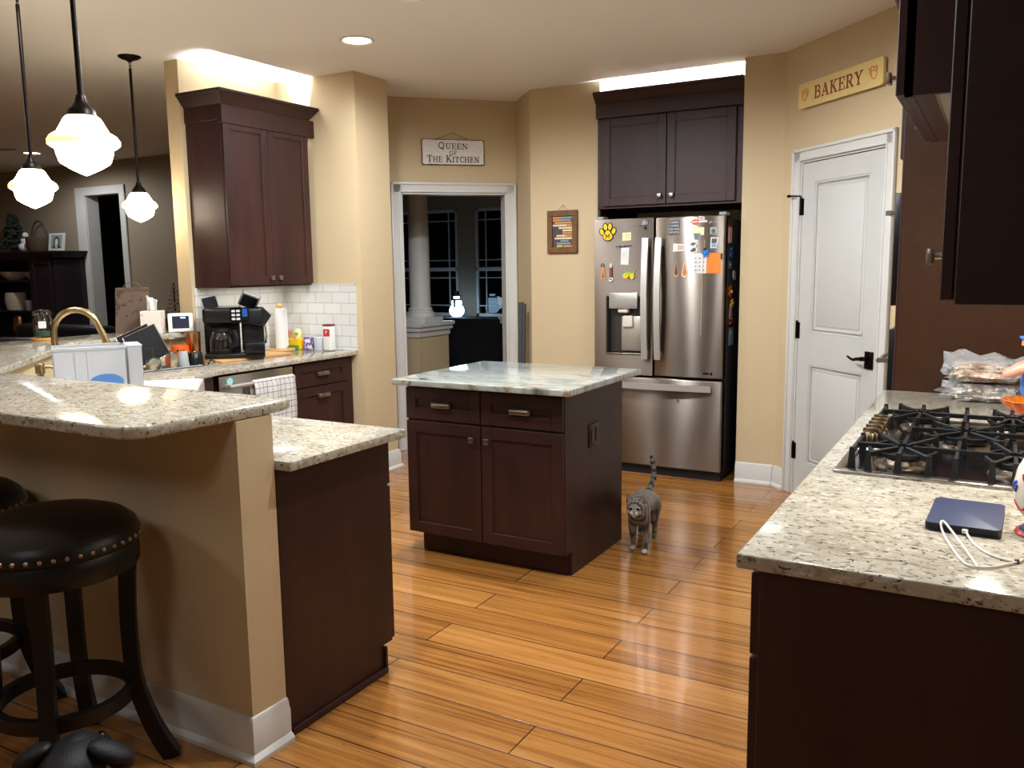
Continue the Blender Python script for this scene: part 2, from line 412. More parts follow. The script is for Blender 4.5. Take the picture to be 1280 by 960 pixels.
# slab-serif capitals drawn from strokes; unit height, (width, strokes)
def arc(cx, cz, rx, rz, a0, a1, n=12): return [(cx+rx*math.cos(rad(a0+(a1-a0)*k/n)), cz+rz*math.sin(rad(a0+(a1-a0)*k/n))) for k in range(n+1)]
T, S = .17, .085   # thick and thin strokes
def V(x, z0=0, z1=1, sf=True, w=T):
    out = [([(x, z0), (x, z1)], w)]
    if sf: out += [([(x-.17, z0+.04), (x+.17, z0+.04)], S), ([(x-.17, z1-.04), (x+.17, z1-.04)], S)]
    return out
def Hh(x0, x1, z, w=S): return [([(x0, z), (x1, z)], w)]
GL = {
 'Q': (.9, [(arc(.45, .5, .34, .44, 0, 360, 24), .13), ([(.42, .22), (.62, .02), (.8, -.12)], .12)]),
 'U': (.95, V(.22, .3, 1, False)+Hh(.05, .4, .96)+[(arc(.47, .32, .25, .27, 180, 360), .13)]+V(.72, .3, 1, False, S)+Hh(.57, .9, .96)),
 'E': (.8, V(.22)+Hh(.1, .7, .96)+Hh(.1, .72, .04)+Hh(.2, .55, .52)+[([(.7, .96), (.7, .72)], S), ([(.72, .04), (.72, .3)], S), ([(.55, .4), (.55, .64)], S)]),
 'N': (1., V(.2, sf=False, w=.1)+Hh(.04, .3, .96)+Hh(.04, .36, .04)+[([(.2, .98), (.8, .02)], T)]+V(.8, sf=False, w=.1)+Hh(.64, .96, .96)),
 'O': (.9, [(arc(.45, .5, .34, .44, 0, 360, 24), .14)]),
 'F': (.75, V(.22)+Hh(.1, .7, .96)+Hh(.2, .55, .52)+[([(.7, .96), (.7, .7)], S), ([(.55, .4), (.55, .64)], S)]),
 'T': (.85, V(.42, sf=False)+Hh(.24, .6, .04)+Hh(.05, .8, .95)+[([(.07, .97), (.07, .7)], S), ([(.78, .97), (.78, .7)], S)]),
 'H': (1., V(.22)+V(.78)+Hh(.2, .8, .5)),
 'K': (.95, V(.22)+[([(.26, .42), (.75, .97)], S), ([(.42, .58), (.8, .03)], T)]+Hh(.6, .92, .96)+Hh(.62, .95, .04)),
 'I': (.45, V(.22)),
 'C': (.85, [(arc(.48, .5, .34, .44, 45, 315, 20), .14), ([(.74, .66), (.74, .95)], S)]),
 'B': (.85, V(.22)+Hh(.1, .5, .96)+Hh(.2, .5, .53)+Hh(.1, .5, .04)+[(arc(.48, .745, .2, .215, -90, 90), .13), (arc(.5, .285, .24, .245, -90, 90), .14)]),
 'A': (.95, [([(.16, .03), (.46, .97)], S), ([(.46, .98), (.78, .03)], T)]+Hh(.28, .64, .34)+Hh(.02, .32, .04)+Hh(.6, .94, .04)),
 'R': (.92, V(.22)+Hh(.1, .5, .96)+Hh(.2, .5, .5)+[(arc(.48, .73, .21, .23, -90, 90), .13), ([(.46, .5), (.78, .03)], T)]+Hh(.66, .92, .04)),
 'Y': (.95, V(.46, 0, .5, False)+[([(.46, .45), (.16, .97)], T), ([(.46, .45), (.78, .97)], S)]+Hh(.28, .64, .04)+Hh(.0, .34, .96)+Hh(.62, .94, .96)),
 'M': (1.15, V(.2)+V(.95)+[([(.2, .95), (.575, .3)], .2), ([(.95, .95), (.575, .3)], .2)]),
}
def serif(mb, s, h, M, width=None, depth=.0015, small=None):
    """capitals centred on M's origin; letters in small (indices) drawn lower, standing on the same line"""
    items = []; x = 0
    for i, ch in enumerate(s):
        if ch == ' ': x += .45*h; continue
        k = h*(small if (small and i not in BIG) else 1.)
        w, st = GL[ch]; items.append((x, k, st)); x += (w+.06)*k
    sx = (width/x) if width else 1.
    lift = 0
    for x0, k, st in items:
        for pl, wd in st:
            p = [Vector(((x0+px*k-x/2)*sx, pz*k-h/2)) for px, pz in pl]
            for a, b in zip(p, p[1:]):
                d = b-a
                if d.length < 1e-6: continue
                d.normalize(); n = Vector((-d.y, d.x))*wd*k/2; e = d*(.012*k)
                q = [a-e-n, b+e-n, b+e+n, a-e+n]; lift = (lift+1) % 7
                mb.slab([(v.x, v.y) for v in q], depth+lift*.00003, M)
BIG = ()
CEIL = 2.743
# ---------------------------------------------------------------- room shell
def strip(mb, p, q, th, z0, z1):
    """wall slab whose visible face runs p->q; thickness goes to the side hidden from the camera"""
    p, q = Vector(p), Vector(q); d = (q-p).normalized(); n = Vector((-d.y, d.x))
    if n.dot((p+q)/2) < 0: n = -n
    n *= th
    mb.prism([p, q, q+n, p+n], z0, z1)
YL, YR = 5.76, 5.62          # fridge wall planes
AX0, AX1 = -2.535, -1.478    # fridge alcove
K = (-3.405, 6.095)
m = MB(); m.box(-14.2, 2.2, -2.4, 9.4, -.1, 0); struct(m.build('floor', floor_m))
m = MB(); m.box(-14.2, 2.2, -2.4, 9.4, CEIL, CEIL+.1); struct(m.build('ceiling', ceil_m))
m = MB()   # fridge wall with its alcove
m.prism([K, (-3.10, YL), (AX0, YL), (AX0, 6.45), (-3.0, 6.45), (-3.35, 6.25)], 0, CEIL)
m.prism([(AX0-.1, 6.45), (AX1+.3, 6.45), (AX1+.3, 6.55), (AX0-.1, 6.55)], 0, CEIL)
m.prism([(AX1, YR), (-1.22, YR), (-1.0, 5.9), (-1.0, 6.45), (AX1, 6.45)], 0, CEIL)
struct(m.build('wall_fridge', wall_m, smooth=0))
# doorway wall (45 degrees), opening between parameters a and b
E0 = Vector((-4.58, 4.92)); E1 = Vector(K); ed = (E1-E0).normalized()
A0 = Vector((-4.065, 5.435)); A1 = Vector((-3.468, 6.032))
m = MB(); strip(m, E0, A0, .13, 0, CEIL); strip(m, A1, E1, .13, 0, CEIL); strip(m, A0, A1, .13, 2.03, CEIL)
struct(m.build('wall_doorway', wall_m, smooth=0))
# left wall and return
m = MB(); m.prism([(-4.48, 3.75), (-4.48, 4.58), (-3.78, 4.58), (-3.78, 4.93), (-4.60, 4.93), (-4.60, 3.75)], 0, CEIL)
struct(m.build('wall_left', wall_m, smooth=0))
# pantry wall with the door opening
n45 = Vector((-.7071, -.7071)); d45 = Vector((.7071, -.7071))
P0 = Vector((-1.235, 5.635)); P1 = Vector((-.42, 4.82))
D0 = Vector((-1.083, 5.483)); D1 = Vector((-.545, 4.945))
m = MB(); strip(m, P0, D0, .13, 0, CEIL); strip(m, D1, P1, .13, 0, CEIL); strip(m, D0, D1, .13, 2.06, CEIL)
m.box(-.42, .36, 4.82, 4.94, 0, CEIL)
struct(m.build('wall_pantry', wall_m, smooth=0))
m = MB(); m.box(.248, .37, 1.45, 4.82, 0, CEIL); struct(m.build('wall_right', wall_m, smooth=0))
m = MB(); m.box(2.0, 2.12, -2.4, 1.45, 0, CEIL); m.box(.37, 2.0, 1.33, 1.45, 0, CEIL); struct(m.build('wall_side_entry', live_m, smooth=0))
m = MB(); m.box(-14.2, 2.1, -2.4, -2.28, 0, CEIL); struct(m.build('wall_rear', live_m, smooth=0))
# living room beyond the bar
YF = 6.65
m = MB(); m.box(-14.1, -9.72, YF, YF+.13, 0, CEIL); m.box(-9.07, -8.0, YF, YF+.13, 0, CEIL); m.box(-9.72, -9.07, YF, YF+.13, 2.36, CEIL)
struct(m.build('wall_living_far', live_m, smooth=0))
m = MB(); m.box(-14.2, -14.08, -2.4, 9.4, 0, CEIL); struct(m.build('wall_living_end', live_m, smooth=0))
m = MB(); m.prism([(-4.6, 4.94), (-8.02, 6.66), (-8.02, 6.84), (-4.6, 5.1)], 0, CEIL); struct(m.build('wall_living_partition', live_m, smooth=0))
m = MB(); m.box(-14.1, -8.0, 8.3, 8.4, 0, CEIL); m.box(-11.3, -11.2, YF+.14, 8.3, 0, CEIL); struct(m.build('wall_hall', mat('hall_shade_tint', '#2c2520', .8), smooth=0))  # gloom of the unlit hall is put into this dark wall colour
# cased opening in the living room
m = MB()
for x0, x1 in ((-9.90, -9.72), (-9.07, -8.97)): m.box(x0, x1, YF-.022, YF+.002, 0, 2.45, .004, 1)
m.box(-9.90, -8.97, YF-.024, YF+.002, 2.36, 2.46, .004, 1); m.box(-9.745, -9.712, YF-.001, YF+.16, 0, 2.36); m.box(-9.075, -9.06, YF, YF+.13, 0, 2.36)
struct(m.build('trim_1', white_m))
# casing of the kitchen doorway
FE = frame((A0.x, A0.y, 0), (ed.x, ed.y, 0), (ed.y, -ed.x, 0)); LW = (A1-A0).length
m = MB()
def casing(m, M, w, h, cw=.078):
    for x0, x1 in ((-cw, 0), (w, w+cw)):
        m.box(x0, x1, 0, .014, 0, h+cw, .003, 1, M=M); xo = x0 if x0 < 0 else x1-.02
        m.box(xo, xo+.02, 0, .024, 0, h+cw, .004, 2, M=M)
        xi = -.014 if x0 < 0 else w+.002
        m.box(xi, xi+.012, 0, .019, 0, h+.012, .003, 2, M=M)
    m.box(-cw, w+cw, 0, .014, h, h+cw, .003, 1, M=M); m.box(-cw, w+cw, 0, .024, h+cw-.02, h+cw, .004, 2, M=M); m.box(-.012, w+.012, 0, .019, h+.002, h+.014, .003, 2, M=M)
casing(m, FE, LW, 2.03)
for x0, x1 in ((-.002, .012), (LW-.012, LW+.002)): m.box(x0, x1, -.132, .002, 0, 2.03, M=FE)
m.box(0, LW, -.132, .002, 2.018, 2.032, M=FE)
struct(m.build('trim_2', white_m))
# pantry door
FD = frame((D0.x, D0.y, 0), (d45.x, d45.y, 0), (n45.x, n45.y, 0)); DW = (D1-D0).length
m = MB(); casing(m, FD, DW, 2.06, .075)
m.box(-.002, .01, -.12, .002, 0, 2.06, M=FD); m.box(DW-.01, DW+.002, -.12, .002, 0, 2.06, M=FD); m.box(0, DW, -.12, .002, 2.05, 2.062, M=FD)
struct(m.build('trim_3', white_m))
door = thing('door_1', 'white two-panel pantry door with dark lever handle', 'door', (D0.x, D0.y, 0)); struct(door)
m = MB(); m.box(.012, DW-.012, -.045, -.012, .012, 2.045, M=FD)
pz = ((1.03, 1.93), (.22, .84)); px0, px1 = .135, DW-.135
m.box(.012, px0, -.02, -.004, .012, 2.045, .001, 1, M=FD); m.box(px1, DW-.012, -.02, -.004, .012, 2.045, .001, 1, M=FD)
for z0, z1 in ((.012, .22), (.84, 1.03), (1.93, 2.045)): m.box(px0, px1, -.02, -.004, z0, z1, .001, 1, M=FD)
m.build('door_slab', door_m, door)
for z0, z1 in pz:
    m = MB()
    for k, (i, d) in enumerate(((0, -.006), (.012, -.012), (.022, -.010))):
        m.box(px0+i, px0+i+.012, -.02, d, z0+i, z1-i, .002, 1, M=FD); m.box(px1-i-.012, px1-i, -.02, d, z0+i, z1-i, .002, 1, M=FD)
        m.box(px0+i, px1-i, -.02, d, z0+i, z0+i+.012, .002, 1, M=FD); m.box(px0+i, px1-i, -.02, d, z1-i-.012, z1-i, .002, 1, M=FD)
    m.box(px0+.045, px1-.045, -.02, -.007, z0+.045, z1-.045, .006, 2, M=FD)
    m.build('raised_panel', door_m, door)
for z in (1.79, 1.04, .28):
    m = MB(); m.cyl((.006, .002, z-.05), .008, .1, seg=12, M=FD); m.box(.006, .03, -.006, -.001, z-.05, z+.05, M=FD)
    m.sph((.006, .002, z+.055), .007, 8, M=FD); m.build('hinge', bronze_m, door)
m = MB(); m.tube([FD @ Vector(p) for p in ((.006, .004, 1.855), (-.02, .03, 1.858), (-.045, .05, 1.858))], .005, 8); m.cyl((-.055, .052, 1.858), .009, .014, 'X', 10, M=FD)
m.build('hinge_stop', bronze_m, door)
m = MB(); hx = DW-.075; m.box(hx-.032, hx+.032, -.004, .008, .872, .968, .004, 2, M=FD); m.cyl((hx, .006, .93), .013, .05, 'Y', 12, M=FD)
m.tube([FD @ Vector(p) for p in ((hx, .052, .93), (hx-.03, .056, .928), (hx-.06, .056, .92), (hx-.085, .056, .925), (hx-.11, .056, .936))], [.011, .010, .008, .007, .006], 10)
m.build('door_handle', bronze_m, door)
# baseboards
BPROF = [(0, 0), (.03, 0), (.03, .012), (.022, .022), (.016, .026), (.016, .102), (.011, .112), (.011, .122), (.005, .134), (0, .136)]
def baseboard(name, runs):
    m = MB()
    for p, q, e0, e1 in runs:
        p, q = Vector(p), Vector(q); d = (q-p).normalized(); n = Vector((d.y, -d.x))
        if n.dot(p) > 0: n = -n
        t = bmesh.new(); A = [t.verts.new((p.x-d.x*e0*o+n.x*o, p.y-d.y*e0*o+n.y*o, z)) for o, z in BPROF]; B = [t.verts.new((q.x+d.x*e1*o+n.x*o, q.y+d.y*e1*o+n.y*o, z)) for o, z in BPROF]
        t.faces.new(A); t.faces.new(B); k = len(A)
        for i in range(k): t.faces.new((A[i], A[(i+1) % k], B[(i+1) % k], B[i]))
        m._add(t)
    return struct(m.build(name, white_m))
baseboard('baseboard_fridge', [((AX1, YR), (-1.232, YR), 0, -.4), ((AX1, 5.9), (AX1, YR), 0, 0), ((-3.10, YL), (AX0, YL), 0, 0)])
baseboard('baseboard_pantry', [(P0, D0-d45*.076, -.4, 0)])
baseboard('baseboard_left', [((-3.78, 4.58), (-3.78, 4.93), 1, 1), ((-3.99, 4.58), (-3.78, 4.58), 0, 1)])
PXE, PYF, PYB = -1.862, 1.682, 1.82   # peninsula half wall end, front, back
baseboard('baseboard_peninsula', [((-4.8, PYF), (PXE, PYF), 0, 1), ((PXE, PYF), (PXE, PYB), 1, 0)])
# half wall of the peninsula and the diagonal behind the sink
m = MB()
m.prism([(PXE, PYF), (PXE, PYB), (-3.46, PYB), (-4.56, 2.92), (-4.56, 3.76), (-4.70, 3.76), (-4.70, PYF)], 0, 1.03)
struct(m.build('wall_peninsula', wall_m, smooth=0))
# ---------------------------------------------------------------- cabinets
NX, PX_, NY, PY_ = Vector((-1, 0, 0)), Vector((1, 0, 0)), Vector((0, -1, 0)), Vector((0, 1, 0))
def front(root, name, o, x, out, w, h, pulls=(), handle='knob'):
    """a shaker front with its handle as a sub-part; pulls = (across, up) of the handle"""
    M = frame(o, x, out); m = MB(); shaker(m, w, h, M); d = m.build(name, cab_m, root)
    for a, b in pulls:
        k = MB(); H = M @ Matrix.Translation((a, .02, b))
        if handle == 'knob': knob(k, H); k.build('knob', nickel_m, d)
        else: cup_pull(k, H); k.build('cup_pull', nickel_m, d)
    return d
# island
IX0, IX1, IY0, IY1 = -2.566, -1.685, 3.44, 4.12
isl = thing('island_cabinet', 'dark brown island cabinet with two drawers over two doors', 'cabinet', (-2.12, 3.78, 0))
m = MB(); m.box(IX0+.018, IX1-.018, IY0, IY1, .115, .882); m.box(IX0, IX0+.018, IY0, IY1, .115, .882); m.build('carcass', cab_m, isl)
m = MB(); m.prism([(0, 0), (0, 0)], 0, 0) if False else None
m.box(IX1-.018, IX1, IY0-.002, IY1, .115, .882, .001, 1); m.box(IX1-.018, IX1, IY0+.07, IY1, .0, .116); m.build('side_panel', cab_m, isl)
m = MB(); m.box(IX0+.03, IX1-.018, IY0+.062, IY1-.01, .002, .116); m.build('toe_kick', cab_m, isl)
wi = (IX1-IX0-.012)/2
for k in range(2):
    x0 = IX0+.003+k*(wi+.006)
    front(isl, 'drawer', (x0, IY0-.001, .706), PX_, NY, wi, .158, ((wi/2, .078),), 'cup')
    front(isl, 'door', (x0, IY0-.001, .12), PX_, NY, wi, .576, ((wi-.04 if k == 0 else .04, .51),))
m = MB(); oy_, oz_ = 3.755, .637; m.box(IX1, IX1+.006, oy_-.058, oy_+.058, oz_-.057, oz_+.057, .002, 2)
out = m.build('outlet', mat('outlet_dark', '#2a1c18', .4), isl)
m = MB()
for s in (-.027, .027): m.box(IX1+.005, IX1+.0085, oy_+s-.017, oy_+s+.017, oz_-.034, oz_+.034, .003, 2)
soc = m.build('socket', mat('outlet_darker', '#150e0c', .35), out)
m = MB(); m.prism([(-2.62, 3.335), (-1.612, 3.335), (-1.612, 4.205), (-2.62, 4.205)] if False else [(-2.585, 3.335), (-1.612, 3.335), (-1.612, 4.20), (-2.585, 4.20)], .883, .914, .006, 3)
tag(m.build('island_countertop', marble_m, loc=(-2.1, 3.77, .883)), 'pale grey-green banded stone slab on the island cabinet', 'countertop')

# lower worktop: peninsula, sink corner and coffee side in one piece
Tp = Vector((-3.76, 3.14)); tt = Vector((.7071, -.7071)); nn = Vector((-.7071, -.7071))
ca, cb = Tp+tt*.05, Tp+tt*.89
outl = [(-1.80, 1.823), (-1.80, 2.40), (-3.02, 2.40), cb, cb+nn*.47, ca+nn*.47, ca, Tp, (-3.84, 3.36), (-3.84, 4.577), (-4.477, 4.577), (-4.477, 3.745), (-4.556, 3.745), (-4.556, 2.925), (-3.458, 1.823)]
m = MB(); m.prism([tuple(p) for p in outl], .86, .89, .004, 2)
tag(m.build('kitchen_countertop', granite_m, loc=(-3.2, 2.6, .86)), 'speckled tan granite worktop wrapping from the peninsula round the sink to the coffee machine', 'countertop')
# raised bar
def arcpts(cx, cy, r, a0, a1, n=8): return [(cx+r*math.cos(rad(a0+(a1-a0)*k/n)), cy+r*math.sin(rad(a0+(a1-a0)*k/n))) for k in range(n+1)]
poly = [(-1.875, 1.91), (-3.49, 1.91), (-4.49, 2.91), (-4.49, 3.745), (-4.90, 3.745), (-4.90, 1.35)] + [(-2.05, 1.35)] + arcpts(-1.955, 1.43, .08, -75, 0, 6) + [(-1.858, 1.85)]
m = MB(); m.prism(poly, 1.031, 1.067, .009, 3)
tag(m.build('raised_bar_top', granite_m, loc=(-3, 1.7, 1.031)), 'glossy speckled granite bar ledge on top of the beige half wall', 'countertop')
m = MB(); m.slab([(0, 0), (.0, -.03), (.02, -.03), (.26, 0)], .04, frame((-1.90, 1.44, 1.0305), PY_, NX))
# peninsula base cabinets
pen = thing('peninsula_cabinet', 'dark brown base cabinet closing the peninsula beside the beige half wall', 'cabinet', (-2.2, 2.1, 0))
m = MB(); m.box(-2.9, -1.882, 1.824, 2.36, .105, .858); m.build('carcass', cab_m, pen)
m = MB(); m.box(-1.881, -1.863, 1.824, 2.36, .105, .858, .001, 1); m.box(-1.881, -1.863, 1.824, 2.305, 0, .106); m.build('end_panel', cab_m, pen)
m = MB(); m.box(-2.9, -1.882, 1.84, 2.30, .002, .106); m.build('toe_kick', cab_m, pen)
m = MB(); m.box(-1.863, -1.85, 1.835, 2.318, 0, .024, .004, 2); m.box(-1.88, -1.852, 2.305, 2.318, 0, .10, .002, 1); m.build('shoe_moulding', cab_m, pen)
for k in range(2):
    x0 = -1.868-k*.515
    front(pen, 'drawer', (x0, 2.361, .69), NX, PY_, .505, .158, ((.25, .078),), 'cup'); front(pen, 'door', (x0, 2.361, .11), NX, PY_, .505, .572, ((.46 if k == 0 else .045, .51),))
# sink base and white sink
sb = thing('sink_base_cabinet', 'dark brown corner cabinet under the white sink', 'cabinet', (-3.5, 2.75, 0))
q = [Tp+nn*.03+tt*.04, Vector((-3.02, 2.40))+nn*.03, Vector((-3.02, 2.40))+nn*.5, Tp+nn*.5+tt*.04]
m = MB(); m.prism([tuple(p) for p in q], .1, .60); m.build('carcass', cab_m, sb)
m = MB(); m.prism([tuple(Tp+nn*.02+tt*.035), tuple(Tp+nn*.02+tt*.003), (-3.865, 3.345), (-3.93, 3.36), (-3.93, 3.18)], .02, .858); m.build('filler_panel', cab_m, sb)
sk = thing('farmhouse_sink', 'white apron-front sink set in the corner of the worktop', 'sink', tuple((ca+cb)/2)+(.63,))
Ms = frame((ca.x, ca.y, .62), tt, -nn)
m = MB(); W_ = .836; m.box(.002, W_, -.466, .045, 0, .03, .01, 2, M=Ms)
m.box(.002, .035, -.466, .045, 0, .262, .012, 3, M=Ms); m.box(W_-.033, W_, -.466, .045, 0, .262, .012, 3, M=Ms); m.box(.002, W_, -.466, -.434, 0, .262, .012, 3, M=Ms); m.box(.002, W_, .012, .045, 0, .262, .012, 3, M=Ms)
m.build('basin', mat('white_fireclay', '#efece4', .12), sk)
m = MB(); m.cyl((W_/2, -.22, .03), .045, .006, seg=20, M=Ms); m.build('drain', chrome_m, sk)
# dishwasher
dw = thing('dishwasher', 'stainless dishwasher under the coffee machine worktop', 'dishwasher', (-4.1, 3.68, 0))
DX = -3.868
m = MB(); m.box(-4.45, DX-.03, 3.385, 3.985, .1, .855); m.build('cabinet_shell', blackmatt_m, dw)
m = MB(); m.box(DX-.03, DX, 3.388, 3.982, .115, .845, .004, 2); dd = m.build('door', steel2_m, dw)
m = MB(); hz = .785; m.tube([(DX+.045, 3.425, hz), (DX+.045, 3.945, hz)], .012, 12)
for y in (3.44, 3.93): m.box(DX-.002, DX+.05, y-.011, y+.011, hz-.012, hz+.012, .003, 2)
m.build('handle', handle_m, dd)
m = MB(); m.box(-4.4, DX-.05, 3.39, 3.98, .0, .105); m.build('toe_panel', blackmatt_m, dw)
m = MB(); m.cyl((DX, 3.466, .812), .026, .004, 'X', 24); o = m.build('round_magnet', mat('teal', '#5fb9b3', .5), loc=(DX, 3.466, .812)); tag(o, 'round teal clean-dishes magnet on the dishwasher', 'magnet')
k = MB(); k.cyl((DX+.004, 3.466, .812), .019, .0006, 'X', 20); k.build('white_disc', mat('pale_teal', '#bfe0da', .5), o)
k = MB(); text_bm(k, 'r', .036, frame((DX+.0052, 3.466, .814), PY_, PX_)); k.build('lettering', MATS['teal'], o)
# towel over the dishwasher handle
def towel():
    t = bmesh.new(); y0, y1 = 3.60, 3.935; rows = []
    prof = [(DX+.020, .60), (DX+.022, .68), (DX+.026, .76), (DX+.034, .792), (DX+.045, .801), (DX+.057, .793), (DX+.063, .76), (DX+.064, .70), (DX+.066, .62), (DX+.065, .54), (DX+.066, .47)]
    for j, (x, z) in enumerate(prof):
        rows.append([t.verts.new((x+(.005*math.sin(i*.9)+.003*math.sin(i*2.1+j))*(.2 if j in (3, 4, 5) else 1), y0+(y1-y0)*i/18, z-(0 if j < 9 else .006*math.sin(i*.7)))) for i in range(19)])
    for a, b in zip(rows, rows[1:]):
        for i in range(18): t.faces.new((a[i], a[i+1], b[i+1], b[i]))
    m = MB(); m._add(t); o = m.build('dish_towel', towel_m, loc=(DX+.05, 3.77, .5)); md = o.modifiers.new('solid', 'SOLIDIFY'); md.thickness = .004; md.offset = 1
    tag(o, 'white dish towel with dark grid lines hung on the dishwasher handle', 'towel')
towel()
# drawer cabinet beside it
dc = thing('drawer_cabinet', 'dark brown drawer cabinet between the dishwasher and the beige wall', 'cabinet', (-4.1, 4.27, 0))
m = MB(); m.box(-4.45, DX-.02, 3.99, 4.575, .1, .858); m.build('carcass', cab_m, dc)
front(dc, 'drawer', (DX-.021, 4.0, .694), PY_, PX_, .51, .152, ((.25, .076),), 'cup'); front(dc, 'drawer', (DX-.021, 4.0, .11), PY_, PX_, .51, .576, ((.25, .515),), 'cup')
m = MB(); m.box(-4.45, DX-.08, 3.99, 4.575, 0, .101); m.build('toe_kick', cab_m, dc)
# backsplash tile
m = MB(); m.box(-4.479, -4.470, 3.765, 4.571, .8905, 1.342); m.box(-4.47, -3.835, 4.571, 4.579, .8905, 1.342); m.box(-3.838, -3.83, 4.5695, 4.579, .8905, 1.345); m.box(-4.47, -3.83, 4.5695, 4.579, 1.34, 1.347)
struct(m.build('trim_4', tile_m))
# upper cabinet
UX, UY0, UY1, UZ0, UZ1 = -4.172, 3.78, 4.52, 1.343, 2.372
uc = thing('upper_cabinet', 'tall dark brown wall cabinet with crown above the coffee machine', 'cabinet', (-4.32, 4.15, UZ0))
m = MB(); m.box(-4.478, UX, UY0, UY1, UZ0, UZ1, .001, 1); m.build('carcass', cab_m, uc)
wd = (UY1-UY0-.01)/2
for k in range(2):
    front(uc, 'door', (UX, UY0+.003+k*(wd+.004), UZ0+.012), PY_, PX_, wd, UZ1-UZ0-.02, ((wd-.035 if k == 0 else .035, .045),))
m = MB(); m.box(UX-.01, UX+.028, UY0-.008, 4.578, 2.34, 2.452, .002, 1); m.box(-4.478, UX-.008, UY0-.008, UY0+.02, 2.36, 2.452, .002, 1)
m.frus((UX-.01, UX+.028, UY0-.008, UY1+.01), 2.452, (UX-.01, UX+.075, UY0-.058, 4.577), 2.515); m.frus((-4.478, UX-.009, UY0-.008, UY0+.02), 2.452, (-4.478, UX-.009, UY0-.058, UY0+.02), 2.515)
m.box(UX-.01, UX+.083, UY0-.066, 4.578, 2.513, 2.533, .003, 1); m.box(-4.478, UX-.008, UY0-.066, UY0+.02, 2.513, 2.533, .003, 1)
m.build('crown', cab_m, uc)
# cabinet over the fridge
FY = 5.715
fc = thing('fridge_cabinet', 'dark brown two-door cabinet with crown over the fridge', 'cabinet', (-2.0, 5.9, 1.85))
m = MB(); m.box(AX0+.003, AX1-.004, FY, 6.44, 1.85, 2.50); m.box(AX0+.003, AX0+.022, FY, 6.44, .0, 1.86); m.box(AX1-.024, AX1-.004, FY, 6.44, 0, 1.86); m.build('carcass', cab_m, fc)
xa, xb = -2.488, -1.545; wf = (xb-xa-.006)/2
for k in range(2):
    front(fc, 'door', (xa+k*(wf+.006), FY-.001, 1.866), PX_, NY, wf, .60, ((wf-.04 if k == 0 else .04, .055),))
m = MB(); c0, c1 = AX0+.006, AX1-.006; m.box(c0, c1, FY-.045, FY+.05, 2.468, 2.565, .002, 1); m.frus((c0, c1, FY-.045, FY+.05), 2.563, (c0, c1, FY-.095, FY+.05), 2.622); m.box(c0, c1, FY-.103, FY+.05, 2.62, 2.64, .003, 1)
m.box(c0+.05, c1-.05, FY-.052, FY-.04, 2.555, 2.568, .004, 2); m.build('crown', cab_m, fc)
# range side: base cabinets, worktop
def base_cab(y0, y1, label):
    b = thing('base_cabinet', label, 'cabinet', (-.07, (y0+y1)/2, 0))
    m = MB(); m.box(-.365, .24, y0+.002, y1-.002, .105, .882); m.build('carcass', cab_m, b)
    m = MB(); m.box(-.30, .24, y0+.002, y1-.002, 0, .106); m.build('toe_kick', cab_m, b)
    w = y1-y0-.008; front(b, 'drawer', (-.366, y1-.004, .70), NY, NX, w, .165, ((w/2, .08),), 'cup'); front(b, 'door', (-.366, y1-.004, .115), NY, NX, w, .578, ((.05, .51),)); return b
b = base_cab(1.60, 2.28, 'dark brown base cabinet whose plain end panel faces the camera')
m = MB(); m.box(-.366, .246, 1.588, 1.604, .0, .882, .001, 1); m.box(-.348, .246, 1.585, 1.589, 0, .882, .001, 1); m.build('end_panel', cab_m, b)
base_cab(2.285, 3.22, 'dark brown base cabinet under the gas cooktop'); base_cab(3.225, 3.915, 'dark brown base cabinet next to the oven tower')
m = MB(); m.prism([(-.405, 1.563), (.246, 1.563), (.246, 3.917), (-.405, 3.917)], .884, .914, .005, 3)
tag(m.build('range_countertop', granite_m, loc=(-.07, 2.7, .884)), 'pale speckled granite worktop around the gas cooktop', 'countertop')
# wall cabinet near the camera
wc = thing('wall_cabinet', 'dark wall cabinet end hanging over the tablet', 'cabinet', (.08, 1.95, 1.388))
m = MB(); m.box(-.067, .246, 1.62, 2.27, 1.392, 2.45); m.build('carcass', cab_m, wc)
m = MB(); m.box(-.064, .246, 1.602, 1.62, 1.386, 2.45, .001, 1); m.build('end_panel', mat('cab_end', '#2a1613', .42, var=.15, vscale=14), wc)
wdr = .325
for k in range(2): front(wc, 'door', (-.068, 1.622+wdr*(k+1)-.002, 1.392), NY, NX, wdr-.004, 1.05, ((wdr-.055 if k == 0 else .05, .075),))
m = MB(); m.frus((-.09, .246, 1.6, 2.28), 2.45, (-.15, .246, 1.545, 2.28), 2.53); m.build('crown', cab_m, wc)
# hood cabinet
hc = thing('hood_cabinet', 'brown cabinet hiding the range hood over the cooktop', 'cabinet', (0, 2.75, 1.85))
m = MB(); m.box(-.222, .246, 2.29, 2.308, 1.846, 2.5); m.box(-.222, .246, 3.192, 3.21, 1.846, 2.5); m.box(-.222, -.204, 2.29, 3.21, 1.846, 2.5); m.box(-.222, .246, 2.29, 3.21, 2.48, 2.5); m.build('carcass', cab_m, hc)
for k in range(2): front(hc, 'door', (-.223, 2.29+.46*(k+1)-.004, 1.85), NY, NX, .452, .64, ((.40 if k == 0 else .05, .05),))
m = MB(); m.box(-.155, .22, 2.312, 3.17, 1.853, 1.90); hi = m.build('hood_insert', mat('hood_metal', '#a19e98', .5, metal=.25, var=.06, vscale=9), hc)
m = MB(); m.box(-.205, -.155, 2.30, 3.2, 1.846, 1.875, .003, 1); m.box(-.2, .22, 3.165, 3.2, 1.848, 1.875, .003, 1); m.build('bottom_rail', cab_m, hc)
